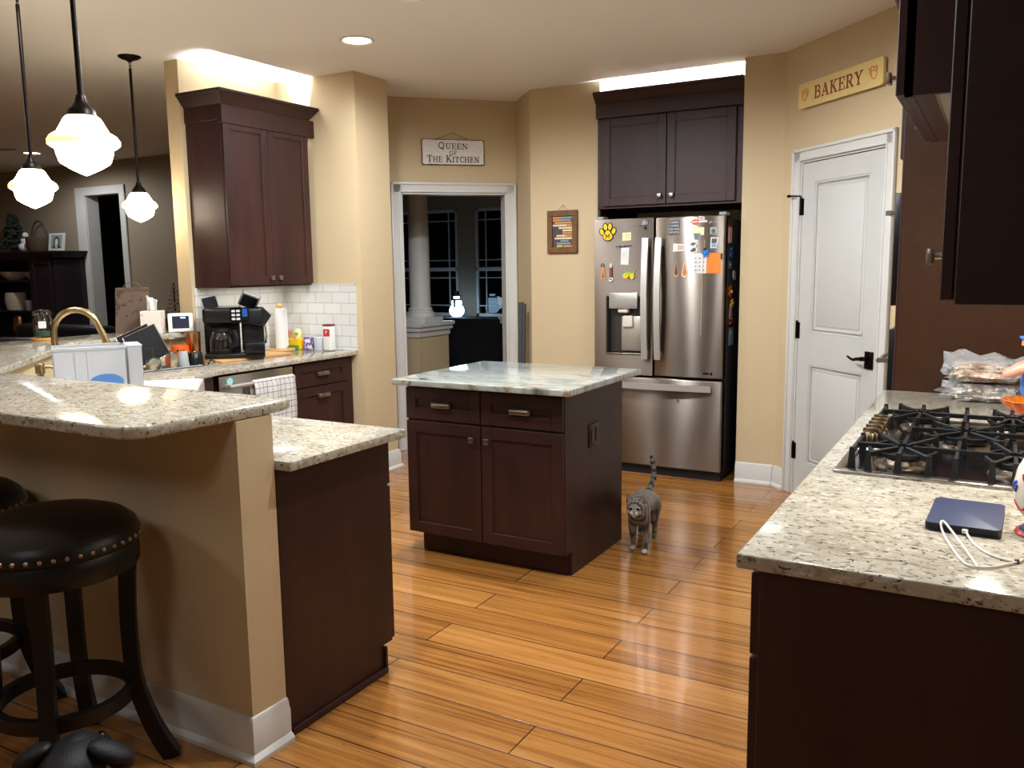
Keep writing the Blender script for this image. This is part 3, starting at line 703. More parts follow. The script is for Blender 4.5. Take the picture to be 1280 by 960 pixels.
# oven tower
ot = thing('oven_tower', 'tall brown cabinet side behind the cooktop, ovens in its front', 'cabinet', (-.06, 4.3, 0))
m = MB(); m.box(-.365, .246, 3.92, 3.94, 0, 2.46, .001, 1); m.build('side_panel', mat('cab_side', '#3a2211', .5, var=.12, vscale=20, spec=.25), ot)
m = MB(); m.box(-.365, .246, 3.94, 4.68, 0, 2.46); m.build('carcass', cab_m, ot)
m = MB(); m.box(-.375, -.365, 3.925, 3.95, 0, 2.46, .002, 1); m.build('face_frame', cab_m, ot)
front(ot, 'upper_door', (-.366, 4.675, 1.875), NY, NX, .745, .58, ((.06, .05),)); front(ot, 'drawer', (-.366, 4.675, .11), NY, NX, .745, .42, ((.37, .3),), 'cup')
m = MB(); m.frus((-.39, .246, 3.915, 4.68), 2.45, (-.45, .246, 3.86, 4.68), 2.54); m.build('crown', cab_m, ot)
m = MB(); m.box(-.40, -.365, 3.965, 4.66, 1.27, 1.74, .004, 2); ov = m.build('microwave_front', black_m, ot)
m = MB(); m.tube([(-.425, 4.0, 1.66), (-.425, 4.62, 1.66)], .011, 10); m.box(-.44, -.40, 4.01, 4.03, 1.65, 1.67); m.box(-.44, -.40, 4.59, 4.61, 1.65, 1.67); m.build('handle', steel2_m, ov)
m = MB(); m.box(-.40, -.365, 3.965, 4.66, .56, 1.17, .004, 2); ov = m.build('oven_front', black_m, ot)
m = MB(); m.tube([(-.44, 4.0, 1.03), (-.44, 4.62, 1.03)], .011, 10); m.box(-.44, -.40, 4.01, 4.03, 1.02, 1.04); m.box(-.44, -.40, 4.59, 4.61, 1.02, 1.04); m.build('handle', steel2_m, ov)
# ---------------------------------------------------------------- refrigerator
RY = 5.511
fr = thing('refrigerator', 'stainless french-door refrigerator covered in magnets', 'refrigerator', (-2.0, 5.9, 0))
m = MB(); m.box(-2.455, -1.555, 5.598, 6.28, .03, 1.745, .006, 2); m.build('case', mat('fridge_case', '#3b3a3c', .45, metal=.2), fr)
m = MB(); m.box(-2.45, -1.56, 5.55, 6.2, .0, .06); m.build('base_grille', blackmatt_m, fr)
dsx0, dsx1 = oy(757.5, 400, RY).x, oy(802, 400, RY).x; dsz1, dsz0 = oy(780, 370, RY).z, oy(780, 441, RY).z
m = MB(); xl, xr, z0, z1, y1 = -2.464, -2.034, .70, 1.765, 5.59
for a in ((xl, dsx0, z0, z1), (dsx1, xr, z0, z1), (dsx0, dsx1, z0, dsz0), (dsx0, dsx1, dsz1, z1)): m.box(a[0], a[1], RY, y1, a[2], a[3])
ld = m.build('door', steel_m, fr); ld['label'] = 'door with the water dispenser'
m = MB(); m.box(xl, xl+.012, RY+.001, y1, z0, z1, .005, 3)
m = MB(); t_ = .008
m.box(dsx0, dsx1, RY+.066, RY+.07, dsz0, dsz1); m.box(dsx0, dsx0+t_, RY+.003, RY+.07, dsz0, dsz1); m.box(dsx1-t_, dsx1, RY+.003, RY+.07, dsz0, dsz1); m.box(dsx0, dsx1, RY+.003, RY+.07, dsz1-t_, dsz1); m.build('dispenser_recess', mat('dispenser_grey', '#4c4844', .35, metal=.6), ld)
a, b = oy(762, 366, RY), oy(797, 386, RY)
m = MB(); m.box(a.x, b.x, RY-.012, RY+.03, b.z, a.z, .004, 2); cp = m.build('control_panel', mat('panel_silver', '#c9c8c2', .3, metal=.7), ld)
m = MB()
for k in range(5): m.box(a.x+.03+.028*k, a.x+.042+.028*k, RY-.0128, RY-.0115, b.z+.018, b.z+.024)
m.build('icons', grey_m, cp)
cx_ = (a.x+b.x)/2
m = MB(); m.box(cx_-.045, cx_+.03, RY+.0, RY+.055, b.z-.03, b.z, .01, 3); m.build('nozzle', mat('pale_plastic', '#dcd6cb', .4), ld)
m = MB(); m.box(cx_-.035, dsx1-.012, RY+.05, RY+.062, dsz0+.01, b.z-.055, .004, 2); m.build('back_plate', mat('plate_silver', '#c9c2b2', .33, metal=.7), ld)
m = MB(); m.box(cx_-.02, cx_+.055, RY+.028, RY+.055, b.z-.13, b.z-.05, .008, 3); m.build('paddle', mat('paddle_pale', '#d8d2c4', .35), ld)
m = MB(); m.box(dsx0-.004, dsx1+.004, RY-.006, RY+.066, dsz0-.012, dsz0, .003, 2); m.build('drip_tray', steel2_m, ld)
def bow_handle(x, parent):
    m = MB(); pts = []
    for k in range(13):
        s = k/12; z = .815+.815*s; pts.append((x, RY-.028-.026*math.sin(PI*s), z))
    m.tube(pts, 1., rect=(.042, .018)); m.box(x-.018, x+.018, RY-.03, RY+.002, .83, .87, .004, 2); m.box(x-.018, x+.018, RY-.03, RY+.002, 1.575, 1.615, .004, 2)
    m.build('handle', handle_m, parent)
bow_handle(oy(806, 370, RY).x+.012, ld)
m = MB(); m.box(-2.024, -1.552, RY, y1, z0, z1, .009, 3); rd = m.build('door', steel_m, fr); bow_handle(oy(820, 370, RY).x+.024, rd)
b1 = oy(889, 467.5, RY)
m = MB(); m.cyl((b1.x, RY-.0015, b1.z), .009, .003, 'Y', 16); m.box(b1.x-.055, b1.x-.016, RY-.001, RY, b1.z-.006, b1.z+.006); m.build('badge', chrome_m, rd)
m = MB(); m.box(-2.464, -1.552, RY, y1, .068, .684, .009, 3); fz = m.build('freezer_drawer', steel_m, fr)
m = MB(); pts = [(-2.42+.80*k/14, RY-.026-.028*math.sin(PI*k/14), .632) for k in range(15)]; m.tube(pts, 1., rect=(.018, .042))
for x in (-2.40, -1.645): m.box(x-.02, x+.02, RY-.03, RY+.002, .615, .65, .004, 2)
m.build('handle', handle_m, fz)
b2 = oy(847.5, 501, RY); m = MB(); m.lathe([(.006, 0), (.010, 0), (.010, .002), (.006, .002)], cap=False, M=frame((b2.x, RY, b2.z), PX_, NY) @ Matrix.Rotation(-PI/2, 4, 'X')); m.build('lock', chrome_m, fz)
m = MB(); m.box(-1.60, -1.552, 5.53, 5.62, 1.765, 1.785, .004, 2); m.box(-2.464, -2.41, 5.53, 5.62, 1.765, 1.785, .004, 2); m.build('hinge_cover', grey_m, fr)
# ---------------------------------------------------------------- lights
def light(name, kind, loc, power, color=(1, .86, .68), size=.1, rot=(0, 0, 0), spot=None, blend=.6, sizey=None, spread=None):
    l = bpy.data.lights.new(name, kind); l.energy = power; l.color = color; o = bpy.data.objects.new(name, l); COL.objects.link(o); o.location = loc; o.rotation_euler = rot
    if kind == 'AREA':
        l.size = size; l.shape = 'DISK' if sizey is None else 'RECTANGLE'
        if sizey: l.size_y = sizey
        if spread: l.spread = spread
    else: l.shadow_soft_size = size
    if kind == 'SPOT': l.spot_size = spot; l.spot_blend = blend
    return o
WARM = (.90, .945, 1.)
def downlight(x, y, power, label, first=[None], color=WARM):
    if first[0] is None:
        t = thing('recessed_light', label, 'ceiling light', (x, y, CEIL), group='recessed ceiling lights')
        m = MB(); m.lathe([(.078, 0), (.098, 0), (.098, -.006), (.09, -.009), (.078, -.004)], seg=28, cap=False); m.build('trim_ring', white_m, t, world=False)
        m = MB(); m.cyl((0, 0, -.003), .078, .003, seg=28); m.build('lens', can_m, t, world=False); first[0] = t
    else:
        t = copy_tree(first[0]); t.location = (x, y, CEIL); t['label'] = label
    light('downlight', 'SPOT', (x, y, CEIL-.02), power, color, .07 if y > 0 else .35, spot=rad(176), blend=.45)
PW = 80
downlight(-3.262, 3.992, PW*.42, 'glowing recessed ceiling light in front of the door wall')
downlight(-2.50, 3.48, PW*1.7, 'recessed ceiling light above the island')
downlight(-3.60, 2.30, PW*.45, 'recessed ceiling light above the sink')
downlight(-1.20, 3.95, PW*.38, 'recessed ceiling light by the pantry door')
downlight(-.85, 2.35, PW*.62, 'recessed ceiling light beside the cooktop')
downlight(-1.75, 2.0, PW*.85, 'recessed ceiling light above the kitchen walkway')
downlight(-4.3, -.4, 36, 'recessed ceiling light in the room behind the bar stools')
downlight(-1.2, -.9, 30, 'added recessed fill light, out of view behind the range worktop end')  # added fill behind the camera, lifts the faces turned this way
downlight(-7.6, 3.1, 46, 'added recessed fill light, out of view in the middle of the living room')  # added unseen fill for the living room, given a recessed fitting
downlight(-9.26, 5.74, 40, 'small bright ceiling light far off in the living room')
# cool strips lying on top of the cabinets
light('cabinet_top_strip', 'AREA', (-4.205, 4.16, 2.40), 10, (.84, .92, 1), .03, (PI, 0, 0), sizey=.70, spread=rad(95))
light('fridge_top_strip', 'AREA', (-2.0, 5.80, 2.525), 22, (.76, .88, 1), .95, (PI, 0, 0), sizey=.04)
light('under_cabinet_strip', 'AREA', (-4.33, 4.16, 1.338), .75, (1, .96, .9), .06, (0, 0, 0), sizey=.66)
light('range_puck', 'AREA', (.06, 3.05, 1.84), 5, (1, .97, .9), .08)
light('under_cabinet_puck', 'AREA', (.05, 2.0, 1.382), 1.6, (1, .95, .88), .05)
# pendants
def pendant(x, y, zb, label, first=[None]):
    if first[0] is None:
        t = thing('pendant_lamp', label, 'pendant lamp', (x, y, CEIL), group='schoolhouse pendants over the bar')
        zt = zb+.202-CEIL
        m = MB(); m.lathe([(.0, 0), (.066, 0), (.066, -.006), (.05, -.016), (.018, -.026), (.012, -.034), (0, -.034)], seg=28); m.build('canopy', bronze_m, t, world=False)
        m = MB(); 
        for k in range(2):
            m.tube([(.007*math.cos(a)*(1 if k else 0), .007*math.cos(a)*(0 if k else 1), -.047-.018*k+.011*math.sin(a)) for a in [2*PI*i/12 for i in range(12)]], .0022, 6, closed=True)
        m.build('chain_link', bronze_m, t, world=False)
        m = MB(); m.tube([(0, 0, -.072), (0, 0, zt+.05)], .0085, 12); m.build('rod', bronze_m, t, world=False)
        m = MB(); m.lathe([(0, zt+.062), (.013, zt+.06), (.018, zt+.04), (.03, zt+.025), (.04, zt+.014), (.044, zt-.006), (0, zt-.006)], seg=24); m.build('fitter', bronze_m, t, world=False)
        zz = zb-CEIL
        prof = [(.052, .200), (.060, .192), (.073, .168), (.085, .147), (.108, .134), (.118, .118), (.117, .104), (.106, .097), (.094, .091), (.090, .070), (.083, .048), (.079, .042), (.05, .024), (.012, .005), (0, 0)]
        m = MB(); m.lathe([(r*.89, zz+.018+z*.90) for r, z in prof], seg=40, cap=False); m.build('glass_shade', lampglass_m, t, world=False)
        first[0] = t
    else: t = copy_tree(first[0]); t.location = (x, y, CEIL); t['label'] = label
    pass
pendant(-2.50, 1.72, 1.735, 'largest lit schoolhouse pendant, hanging in front of the other two')
pendant(-3.98, 2.46, 1.735, 'lit schoolhouse pendant hanging above the sink corner of the bar')
pendant(-4.66, 3.55, 1.735, 'lit schoolhouse pendant by the wall end, its round canopy visible')
W = bpy.data.worlds.new('night'); SC.world = W; W.use_nodes = True; W.node_tree.nodes['Background'].inputs[0].default_value = (.012, .014, .02, 1); W.node_tree.nodes['Background'].inputs[1].default_value = 1.
SC.view_settings.view_transform = 'Standard'; SC.view_settings.look = 'None'; SC.view_settings.gamma = 1.; SC.view_settings.use_curve_mapping = False
SC.view_settings.exposure = 0.88
# ---------------------------------------------------------------- bar stools
def stool(x, y, rz, label, first=[None]):
    if first[0] is None:
        t = thing('bar_stool', label, 'bar stool', (x, y, 0), rz, 'black leather bar stools at the peninsula')
        m = MB(); m.lathe([(0, .795), (.09, .792), (.15, .783), (.195, .767), (.222, .745), (.233, .72), (.234, .70), (.228, .693), (0, .693)], seg=48); m.build('seat', leather_m, t, world=False)
        m = MB(); m.sph((0, 0, 0), .0066, 8); nail = m.build('nailhead', mat('brass_nail', '#b79a80', .3, metal=1.), t, world=False); n = 46
        for k in range(n):
            o = nail if k == 0 else nail.copy()
            if k: COL.objects.link(o)
            a = 2*PI*k/n; o.location = (.2335*math.cos(a), .2335*math.sin(a), .712)
        m = MB(); m.lathe([(0, .694), (.222, .694), (.226, .688), (.226, .628), (.222, .622), (.19, .62), (.19, .64), (0, .64)], seg=48); m.build('apron', stoolwood_m, t, world=False)
        for k in range(4):
            a = rad(45+90*k); m = MB()
            pts = []
            for s in range(13):
                u = s/12; z = .66*(1-u); r = .195-.012*math.sin(PI*min(1, u*1.3))+.085*max(0, u-.55)**2/.2025
                pts.append((r*math.cos(a), r*math.sin(a), z))
            m.tube(pts, [1-.12*math.sin(PI*s/12) for s in range(13)], rect=(.046, .046)); m.build('leg', stoolwood_m, t, world=False)
        m = MB(); m.tube([(.178*math.cos(2*PI*k/40), .178*math.sin(2*PI*k/40), .235) for k in range(40)], 1., closed=True, rect=(.024, .04)); m.build('foot_ring', stoolwood_m, t, world=False)
        first[0] = t
    else: t = copy_tree(first[0]); t.location = (x, y, 0); t.rotation_euler = (0, 0, rz); t['label'] = label
stool(-2.30, 1.385, 0, 'round black leather bar stool with nailhead trim by the half wall end')
stool(-2.925, 1.415, .12, 'second black leather bar stool, partly hidden behind the first')
# ---------------------------------------------------------------- skin-modifier bodies
def skinned(name, verts, edges, radii, m, parent=None, loc=(0, 0, 0), sub=2, root=0):
    me = bpy.data.meshes.new(name); me.from_pydata([Vector(v) for v in verts], edges, []); o = bpy.data.objects.new(name, me); COL.objects.link(o)
    me.materials.append(m)
    sk = o.modifiers.new('skin', 'SKIN'); sk.use_smooth_shade = True
    lay = me.skin_vertices[0].data
    for i, r in enumerate(radii): lay[i].radius = r if isinstance(r, tuple) else (r, r)
    for i in range(len(verts)): lay[i].use_root = (i == root)
    s = o.modifiers.new('subdivision', 'SUBSURF'); s.levels = sub; s.render_levels = sub
    dg = bpy.context.evaluated_depsgraph_get(); e = o.evaluated_get(dg); me2 = bpy.data.meshes.new_from_object(e); me2.name = name
    o.modifiers.clear(); o.data = me2; bpy.data.meshes.remove(me); me2.shade_smooth()
    o.location = loc
    if parent: o.parent = parent
    return o
# cat walking towards the camera; own frame: -y is forward
def cat():
    loc = oz(797, 690, 0); rz = rad(12)
    t = thing('cat', 'grey tabby cat walking beside the island with its tail up', 'cat', (loc.x, loc.y+.02, 0), rz)
    V = [(0, .22, .225), (0, .12, .235), (0, .03, .232), (0, -.0, .222), (0, -.05, .235), (0, -.085, .255),       # spine 0-5 (hips, mid, ribs, chest, neck, head base)
         (.04, .25, .16), (.042, .225, .10), (.042, .27, .055), (.042, .25, .012), (.042, .225, .008),        # right hind
         (-.04, .25, .16), (-.042, .26, .10), (-.042, .31, .06), (-.042, .305, .015), (-.042, .28, .008),   # left hind
         (.035, -.005, .15), (.036, .005, .085), (.036, -.012, .03), (.036, -.022, .01), (.036, -.045, .008),           # right front (forward)
         (-.035, .0, .15), (-.034, .015, .085), (-.034, .03, .035), (-.034, .025, .012), (-.034, .0, .008)]
    Ed = [(0, 1), (1, 2), (2, 3), (3, 4), (4, 5), (0, 6), (6, 7), (7, 8), (8, 9), (9, 10), (0, 11), (11, 12), (12, 13), (13, 14), (14, 15),
          (3, 16), (16, 17), (17, 18), (18, 19), (19, 20), (3, 21), (21, 22), (22, 23), (23, 24), (24, 25)]
    Rr = [(.058, .06), (.066, .07), (.062, .07), (.052, .064), (.042, .042), (.035, .035), (.036, .045), (.021, .026), (.014, .015), (.014, .014), (.016, .010), (.036, .045), (.021, .026), (.014, .015), (.014, .014), (.016, .010),
          (.024, .028), (.018, .019), (.0145, .0145), (.0155, .014), (.018, .011), (.024, .028), (.018, .019), (.0145, .0145), (.0155, .014), (.018, .011)]
    body = skinned('body', V, Ed, Rr, tabby_m, t, sub=2, root=1)
    hc_ = Vector((0, -.115, .262))
    m = MB(); m.sph(hc_, .046, 20, sc=(1.02, .95, .88)); m.sph(hc_+Vector((0, -.034, -.014)), .022, 14, sc=(1.05, .8, .75)); m.sph(hc_+Vector((.02, -.02, -.016)), .022, 12); m.sph(hc_+Vector((-.02, -.02, -.016)), .022, 12)
    head = m.build('head', tabby_m, t, world=False)
    for s in (-1, 1):
        m = MB(); A = Matrix.Translation(hc_+Vector((.028*s, .002, .026))) @ Matrix.Rotation(rad(18*s), 4, 'Y'); m.lathe([(.021, 0), (.016, .016), (.008, .032), (.001, .042)], seg=12, M=A @ Matrix.Diagonal((1, .55, 1, 1))); e = m.build('ear', tabby_m, head, world=False)
        m = MB(); m.lathe([(.014, 0), (.010, .014), (.001, .032)], seg=10, M=A @ Matrix.Translation((0, -.006, .003)) @ Matrix.Diagonal((1, .55, 1, 1))); m.build('inner_ear', catpink_m, e, world=False)
        m = MB(); m.sph(hc_+Vector((.0185*s, -.0375, .004)), .0105, 12, sc=(1, .6, .9)); e = m.build('eye_rim', catpale_m, head, world=False)
        m = MB(); m.sph(hc_+Vector((.0185*s, -.0415, .004)), .0075, 12, sc=(1, .6, 1)); m.build('eye', eye_m, head, world=False)
        m = MB()
        for k in range(3): m.tube([hc_+Vector((.012*s, -.05, -.014+.003*k)), hc_+Vector((.05*s, -.05, -.02+.009*k))], .0006, 4)
        m.build('whiskers', catpale_m, head, world=False)
    m = MB(); m.sph(hc_+Vector((.009, -.046, -.020)), .0125, 12); m.sph(hc_+Vector((-.009, -.046, -.020)), .0125, 12); m.sph(hc_+Vector((0, -.042, -.03)), .012, 12); m.build('muzzle', catpale_m, head, world=False)
    m = MB(); m.sph(hc_+Vector((0, -.055, -.008)), .006, 10, sc=(1.1, .7, .8)); m.build('nose', catpink_m, head, world=False)
    m = MB()
    for k, (px, pz) in enumerate(((-.014, .034), (0, .037), (.014, .034))): m.tube([hc_+Vector((px, -.030, pz-.006)), hc_+Vector((px*1.2, -.016, pz+.003))], .0025, 6)
    m.build('forehead_stripes', catdark_m, head, world=False)
    pts = [(0, .27, .24), (.012, .30, .262), (.024, .315, .30), (.028, .318, .345), (.022, .316, .39), (.012, .312, .425)]
    rr = [.018, .0165, .0155, .0145, .013, .009]
    m = MB(); m.tube(pts, rr, 12); tl = m.build('tail', tabby_m, t, world=False, sub=1)
    m = MB()
    for k in range(1, 5):
        p = Vector(pts[k]); q = p.lerp(Vector(pts[k+1]), .35); m.tube([p, q], [rr[k]*1.05, rr[k]*1.03], 12)
    p = Vector(pts[5]); m.sph(p, .0095, 10); m.build('tail_band', catdark_m, tl, world=False)
    for s, y in ((1, -.04), (-1, .005)):
        m = MB(); m.sph((.035*s, y, .012), .0165, 12, sc=(1, 1.35, .72)); m.build('paw', catpale_m, t, world=False)
cat()
# dog lying under the bar stools, seen from above at the picture's edge
def dog():
    hp = oz(88, 952, .30)
    t = thing('dog', 'dark dog lying on the floor at the foot of the bar stool', 'dog', (hp.x, hp.y, 0), rad(35))
    V = [(0, .62, .15), (0, .42, .17), (0, .22, .18), (0, .10, .20), (0, .03, .25), (0, -.03, .275),
         (.15, .58, .06), (.18, .40, .04), (-.15, .58, .06), (-.18, .40, .04), (.10, .10, .08), (.11, -.06, .035), (-.10, .10, .08), (-.11, -.06, .035)]
    V = [(x, -y*.9-.02, z) for x, y, z in V]
    Ed = [(0, 1), (1, 2), (2, 3), (3, 4), (4, 5), (0, 6), (6, 7), (0, 8), (8, 9), (3, 10), (10, 11), (3, 12), (12, 13)]
    Rr = [(.11, .12), (.125, .13), (.12, .14), (.10, .12), (.07, .08), (.06, .065), (.07, .06), (.035, .03), (.07, .06), (.035, .03), (.045, .05), (.032, .03), (.045, .05), (.032, .03)]
    skinned('body', V, Ed, Rr, dog_m, t, root=1)
    h = Vector((0, .02, .285))
    m = MB(); m.sph(h, .084, 28, sc=(.90, 1.2, .68)); m.sph(h+Vector((0, .02, .02)), .05, 20, sc=(.9, 1.3, .8)); m.sph(h+Vector((0, .10, -.04)), .048, 18, sc=(1, 1.6, .85)); m.sph(h+Vector((0, -.08, -.03)), .075, 18, sc=(1, 1.1, .9)); hd = m.build('head', dog_m, t, world=False)
    for s in (-1, 1):
        m = MB(); A = Matrix.Translation(h+Vector((.060*s, -.012, .036))) @ Matrix.Rotation(rad(30*s), 4, 'Y') @ Matrix.Rotation(rad(12*s), 4, 'Z')
        m.sph((.030*s, -.004, .010), .056, 24, sc=(1, .62, .36), M=A); m.sph((.062*s, .012, -.012), .044, 20, sc=(.8, .7, .62), M=A); m.sph((.076*s, .028, -.045), .028, 16, sc=(.62, .7, 1.3), M=A)
        m.build('ear', dog_m, hd, world=False)
        m = MB(); m.sph(h+Vector((.034*s, .082, .018)), .011, 10); m.build('eye', eye_m, hd, world=False)
    m = MB(); m.sph(h+Vector((0, .165, -.03)), .016, 10); m.build('nose', eye_m, hd, world=False)
    m = MB(); m.tube([(.11, -.66, .10), (.2, -.60, .05), (.26, -.48, .035), (.27, -.36, .03)], [.035, .028, .022, .012], 10); m.build('tail', dog_m, t, world=False, sub=1)
dog()
# ---------------------------------------------------------------- things on the walls
def signs():
    # queen sign on the doorway wall
    n2 = (1, -1, 0); dE = E1.x-E1.y
    a, b = on_plane(526, 172, n2, dE), on_plane(605, 209, n2, dE); c = (a+b)/2; w = (Vector((b.x-a.x, b.y-a.y))).length; h = a.z-b.z-.02
    M = frame((c.x+.006, c.y-.006, c.z), (ed.x, ed.y, 0), (ed.y, -ed.x, 0))
    t = thing('wall_sign', 'white distressed sign reading QUEEN OF THE KITCHEN over the doorway', 'sign', tuple(c))
    random.seed(3); ol = []
    base = rounded(w, h, .012, 3)
    for i, (p, q) in enumerate(zip(base, base[1:]+base[:1])):
        L = math.hypot(q[0]-p[0], q[1]-p[1]); k = max(1, int(L/.02))
        for j in range(k): ol.append((p[0]+(q[0]-p[0])*j/k, p[1]+(q[1]-p[1])*j/k))
    m = MB(); m.slab([(x*1.0, z) for x, z in ol], .010, M); m.build('board', mat('rust_edge', '#5a3a2c', .7), t)
    ol2 = [(x*(.965+.014*random.random()), z*(.93+.035*random.random())) for x, z in ol]
    m = MB(); m.slab(ol2, .0118, M); m.build('painted_face', mat('distressed_white', '#e6e4de', .7, var=.06, vscale=40), t)
    m = MB(); global BIG
    F = M @ Matrix.Translation((0, .0118, 0))
    BIG = (0,); serif(m, 'QUEEN', h*.27, F @ Matrix.Translation((0, 0, h*.255)), w*.48, small=.82); serif(m, 'OF', h*.17, F @ Matrix.Translation((0, 0, -.005)), w*.13)
    BIG = (0, 4); serif(m, 'THE KITCHEN', h*.27, F @ Matrix.Translation((0, 0, -h*.26)), w*.84, small=.82)
    m.build('lettering', mat('maroon_ink', '#4a1c1e', .7), t)
    m = MB(); m.tube([M @ Vector(p) for p in ((-w*.27, .006, h/2), (0, .005, h/2+.052), (w*.25, .006, h/2))], .0016, 6); m.sph(M @ Vector((0, .005, h/2+.053)), .004, 8); m.build('hanging_wire', bronze_m, t)
    # bakery sign
    n1 = (1, 1, 0); dP = P0.x+P0.y
    a, b = on_plane(1003, 107, n1, dP), on_plane(1110, 70, n1, dP); a2, b2 = on_plane(1003, 140, n1, dP), on_plane(1111, 102, n1, dP)
    c = (a+b+a2+b2)/4; w = Vector((b.x-a.x, b.y-a.y)).length; h = ((a.z-a2.z)+(b.z-b2.z))/2
    M = frame((c.x, c.y, c.z), (d45.x, d45.y, 0), (n45.x, n45.y, 0)) @ Matrix.Translation((0, .012, 0))
    t = thing('bakery_sign', 'yellow wooden sign reading BAKERY above the pantry door', 'sign', tuple(c))
    m = MB(); m.slab(rounded(w, h, .022, 5), .016, M); m.build('board', mat('sign_yellow', '#e6cd88', .5, var=.04, vscale=10), t)
    m = MB(); BIG = (); serif(m, 'BAKERY', h*.50, M @ Matrix.Translation((-.0, .016, 0)), w*.585); m.build('lettering', mat('brick_red_ink', '#8e3a22', .6), t)
    mo = mat('motif_orange', '#d98a4a', .6)
    for s, ox_ in ((1, -w*.415), (-1, w*.405)):
        F = M @ Matrix.Translation((ox_, .017, 0)); m = MB()
        m.tube([F @ Vector((x*s, 0, z)) for x, z in arc(0, 0, .022, .03, 120, 400, 16)], .0028, 6); m.tube([F @ Vector((x*s, 0, z)) for x, z in arc(-.012, .022, .014, .014, 0, 330, 12)], .0024, 6)
        m.tube([F @ Vector((x*s, 0, z)) for x, z in arc(.016, .02, .012, .016, -60, 220, 12)], .0024, 6); m.tube([F @ Vector((x*s, 0, z)) for x, z in ((.022, -.012), (.034, .0), (.036, .02), (.044, .03))], .0022, 6)
        m.build('scroll_motif', mo, t)
    # framed print
    a, b = oy(685.5, 264, YL), oy(723, 316, YL); c = (a+b)/2; w, h = b.x-a.x, a.z-b.z
    M = frame((c.x, YL-.004, c.z), PX_, NY); t = thing('picture_frame', 'small rustic wooden frame with a dark colourful print beside the fridge', 'picture frame', (c.x, YL, c.z))
    fw = .042; m = MB()
    for x0, x1, z0, z1 in ((-w/2, w/2, h/2-fw, h/2), (-w/2, w/2, -h/2, -h/2+fw), (-w/2, -w/2+fw, -h/2+fw, h/2-fw), (w/2-fw, w/2, -h/2+fw, h/2-fw)): m.box(x0, x1, 0, .022, z0, z1, .003, 1, M=M)
    m.build('frame', brownframe_m, t)
    m = MB(); m.box(-w/2+fw-.004, w/2-fw+.004, 0, .008, -h/2+fw-.004, h/2-fw+.004, M=M); pr = m.build('print', mat('print_dark', '#4a3f47', .5), t)
    cols = [mat('ink_orange', '#d9914f', .6), mat('ink_teal', '#7f9ea2', .6), mat('ink_cream', '#e6d3a6', .6), mat('ink_yellow', '#d3c255', .6)]
    ph = h-2*fw; pw = w-2*fw; random.seed(5)
    rows = [(0, .0, .5, 0), (0, .5, 1, 1), (1, .0, .35, 0), (1, .35, .9, 1), (2, .1, 1, 0), (3, 0, .7, 2), (3, .7, 1, 0), (4, .3, 1, 2), (5, .5, 1, 2), (6, .5, 1, 0), (7, .2, .65, 2), (7, .65, 1, 0), (8, .1, 1, 2), (9, .4, .8, 1), (10, .2, .9, 1), (11, .2, .5, 3), (11, .55, 1, 0)]
    for ci in range(4):
        m = MB()
        for r, x0, x1, k in rows:
            if k != ci: continue
            z = ph/2-(r+.5)*ph/12; x = -pw/2+x0*pw
            while x < -pw/2+x1*pw-.004:
                l = min(.006+.012*random.random(), -pw/2+x1*pw-x); m.box(x, x+l*.85, .008, .0088, z-ph/34, z+ph/34, M=M); x += l
        m.build('text_line', cols[ci], pr)
    m = MB(); m.tube([M @ Vector(p) for p in ((-.04, .008, h/2), (0, .006, h/2+.038), (.045, .008, h/2))], .0015, 6); m.sph(M @ Vector((0, .006, h/2+.038)), .005, 8); m.build('hanging_wire', nickel_m, t)
signs()
# folded grey board standing in the corner by the doorway
m = MB(); m.box(0, .035, -.03, 0, 0, 1.18, .003, 1, M=Matrix.Translation((-3.225, 5.755, 0)) @ Matrix.Rotation(rad(1.2), 4, 'Y')); m.box(.036, .058, -.028, 0, 0, 1.17, .003, 1, M=Matrix.Translation((-3.225, 5.755, 0)) @ Matrix.Rotation(rad(1.2), 4, 'Y'))
tag(m.build('folded_board', mat('dark_grey_board', '#43474a', .5), loc=(-3.2, 5.74, 0)), 'tall narrow dark grey board leaning in the corner by the doorway', 'board')
# ---------------------------------------------------------------- fridge magnets (each its own thing, on the door face)
G = 'magnets and notes on the fridge'
def FM(u, v, d=0.): p = oy(u, v, RY); return frame((p.x, RY-d-.0006, p.z), PX_, NY)
def mag(name, label, cat, u, v, d=0.):
    p = oy(u, v, RY); return thing(name, label, cat, (p.x, RY-d, p.z)), FM(u, v, d)
S5 = 5.2/1066   # metres per photo pixel on the fridge front
# paw with the letter M
t, M = mag('paw_magnet', 'yellow paw-print magnet with a dark M', 'magnet', 760, 291)
def paw(m, g, d, M):
    m.slab(ellipse(.068+g, .05+g, 22, 0, -.026), d, M); m.slab(ellipse(.04+g, .044+g, 18, 0, -.006), d*.99, M)
    for x, z, a, w, h in ((-.044, .006, .35, .026, .042), (-.0175, .04, .12, .026, .044), (.0155, .041, -.1, .026, .044), (.043, .010, -.35, .026, .042)):
        m.slab(ellipse(w+g, h+g, 18), d*.98, M @ Matrix.Translation((x, 0, z)) @ Matrix.Rotation(-a, 4, 'Y'))
m = MB(); paw(m, .014, .003, M); m.build('black_outline', blackmatt_m, t); m = MB(); paw(m, 0, .0042, M); m.build('pads', yellow_m, t)
m = MB(); serif(m, 'M', .032, M @ Matrix.Translation((0, .0042, -.024)), depth=.0008); m.build('letter', mat('maize_ink', '#4a2412', .6), t)
# small dark fish-like magnet
t, M = mag('button_magnet', 'tiny grey oval magnet high on the dispenser door', 'magnet', 782, 284); m = MB(); m.slab(ellipse(.024, .012, 16), .004, M); m.build('disc', grey_m, t); m = MB(); m.slab(ellipse(.014, .006, 12), .0048, M); m.build('face', slate_m, t)
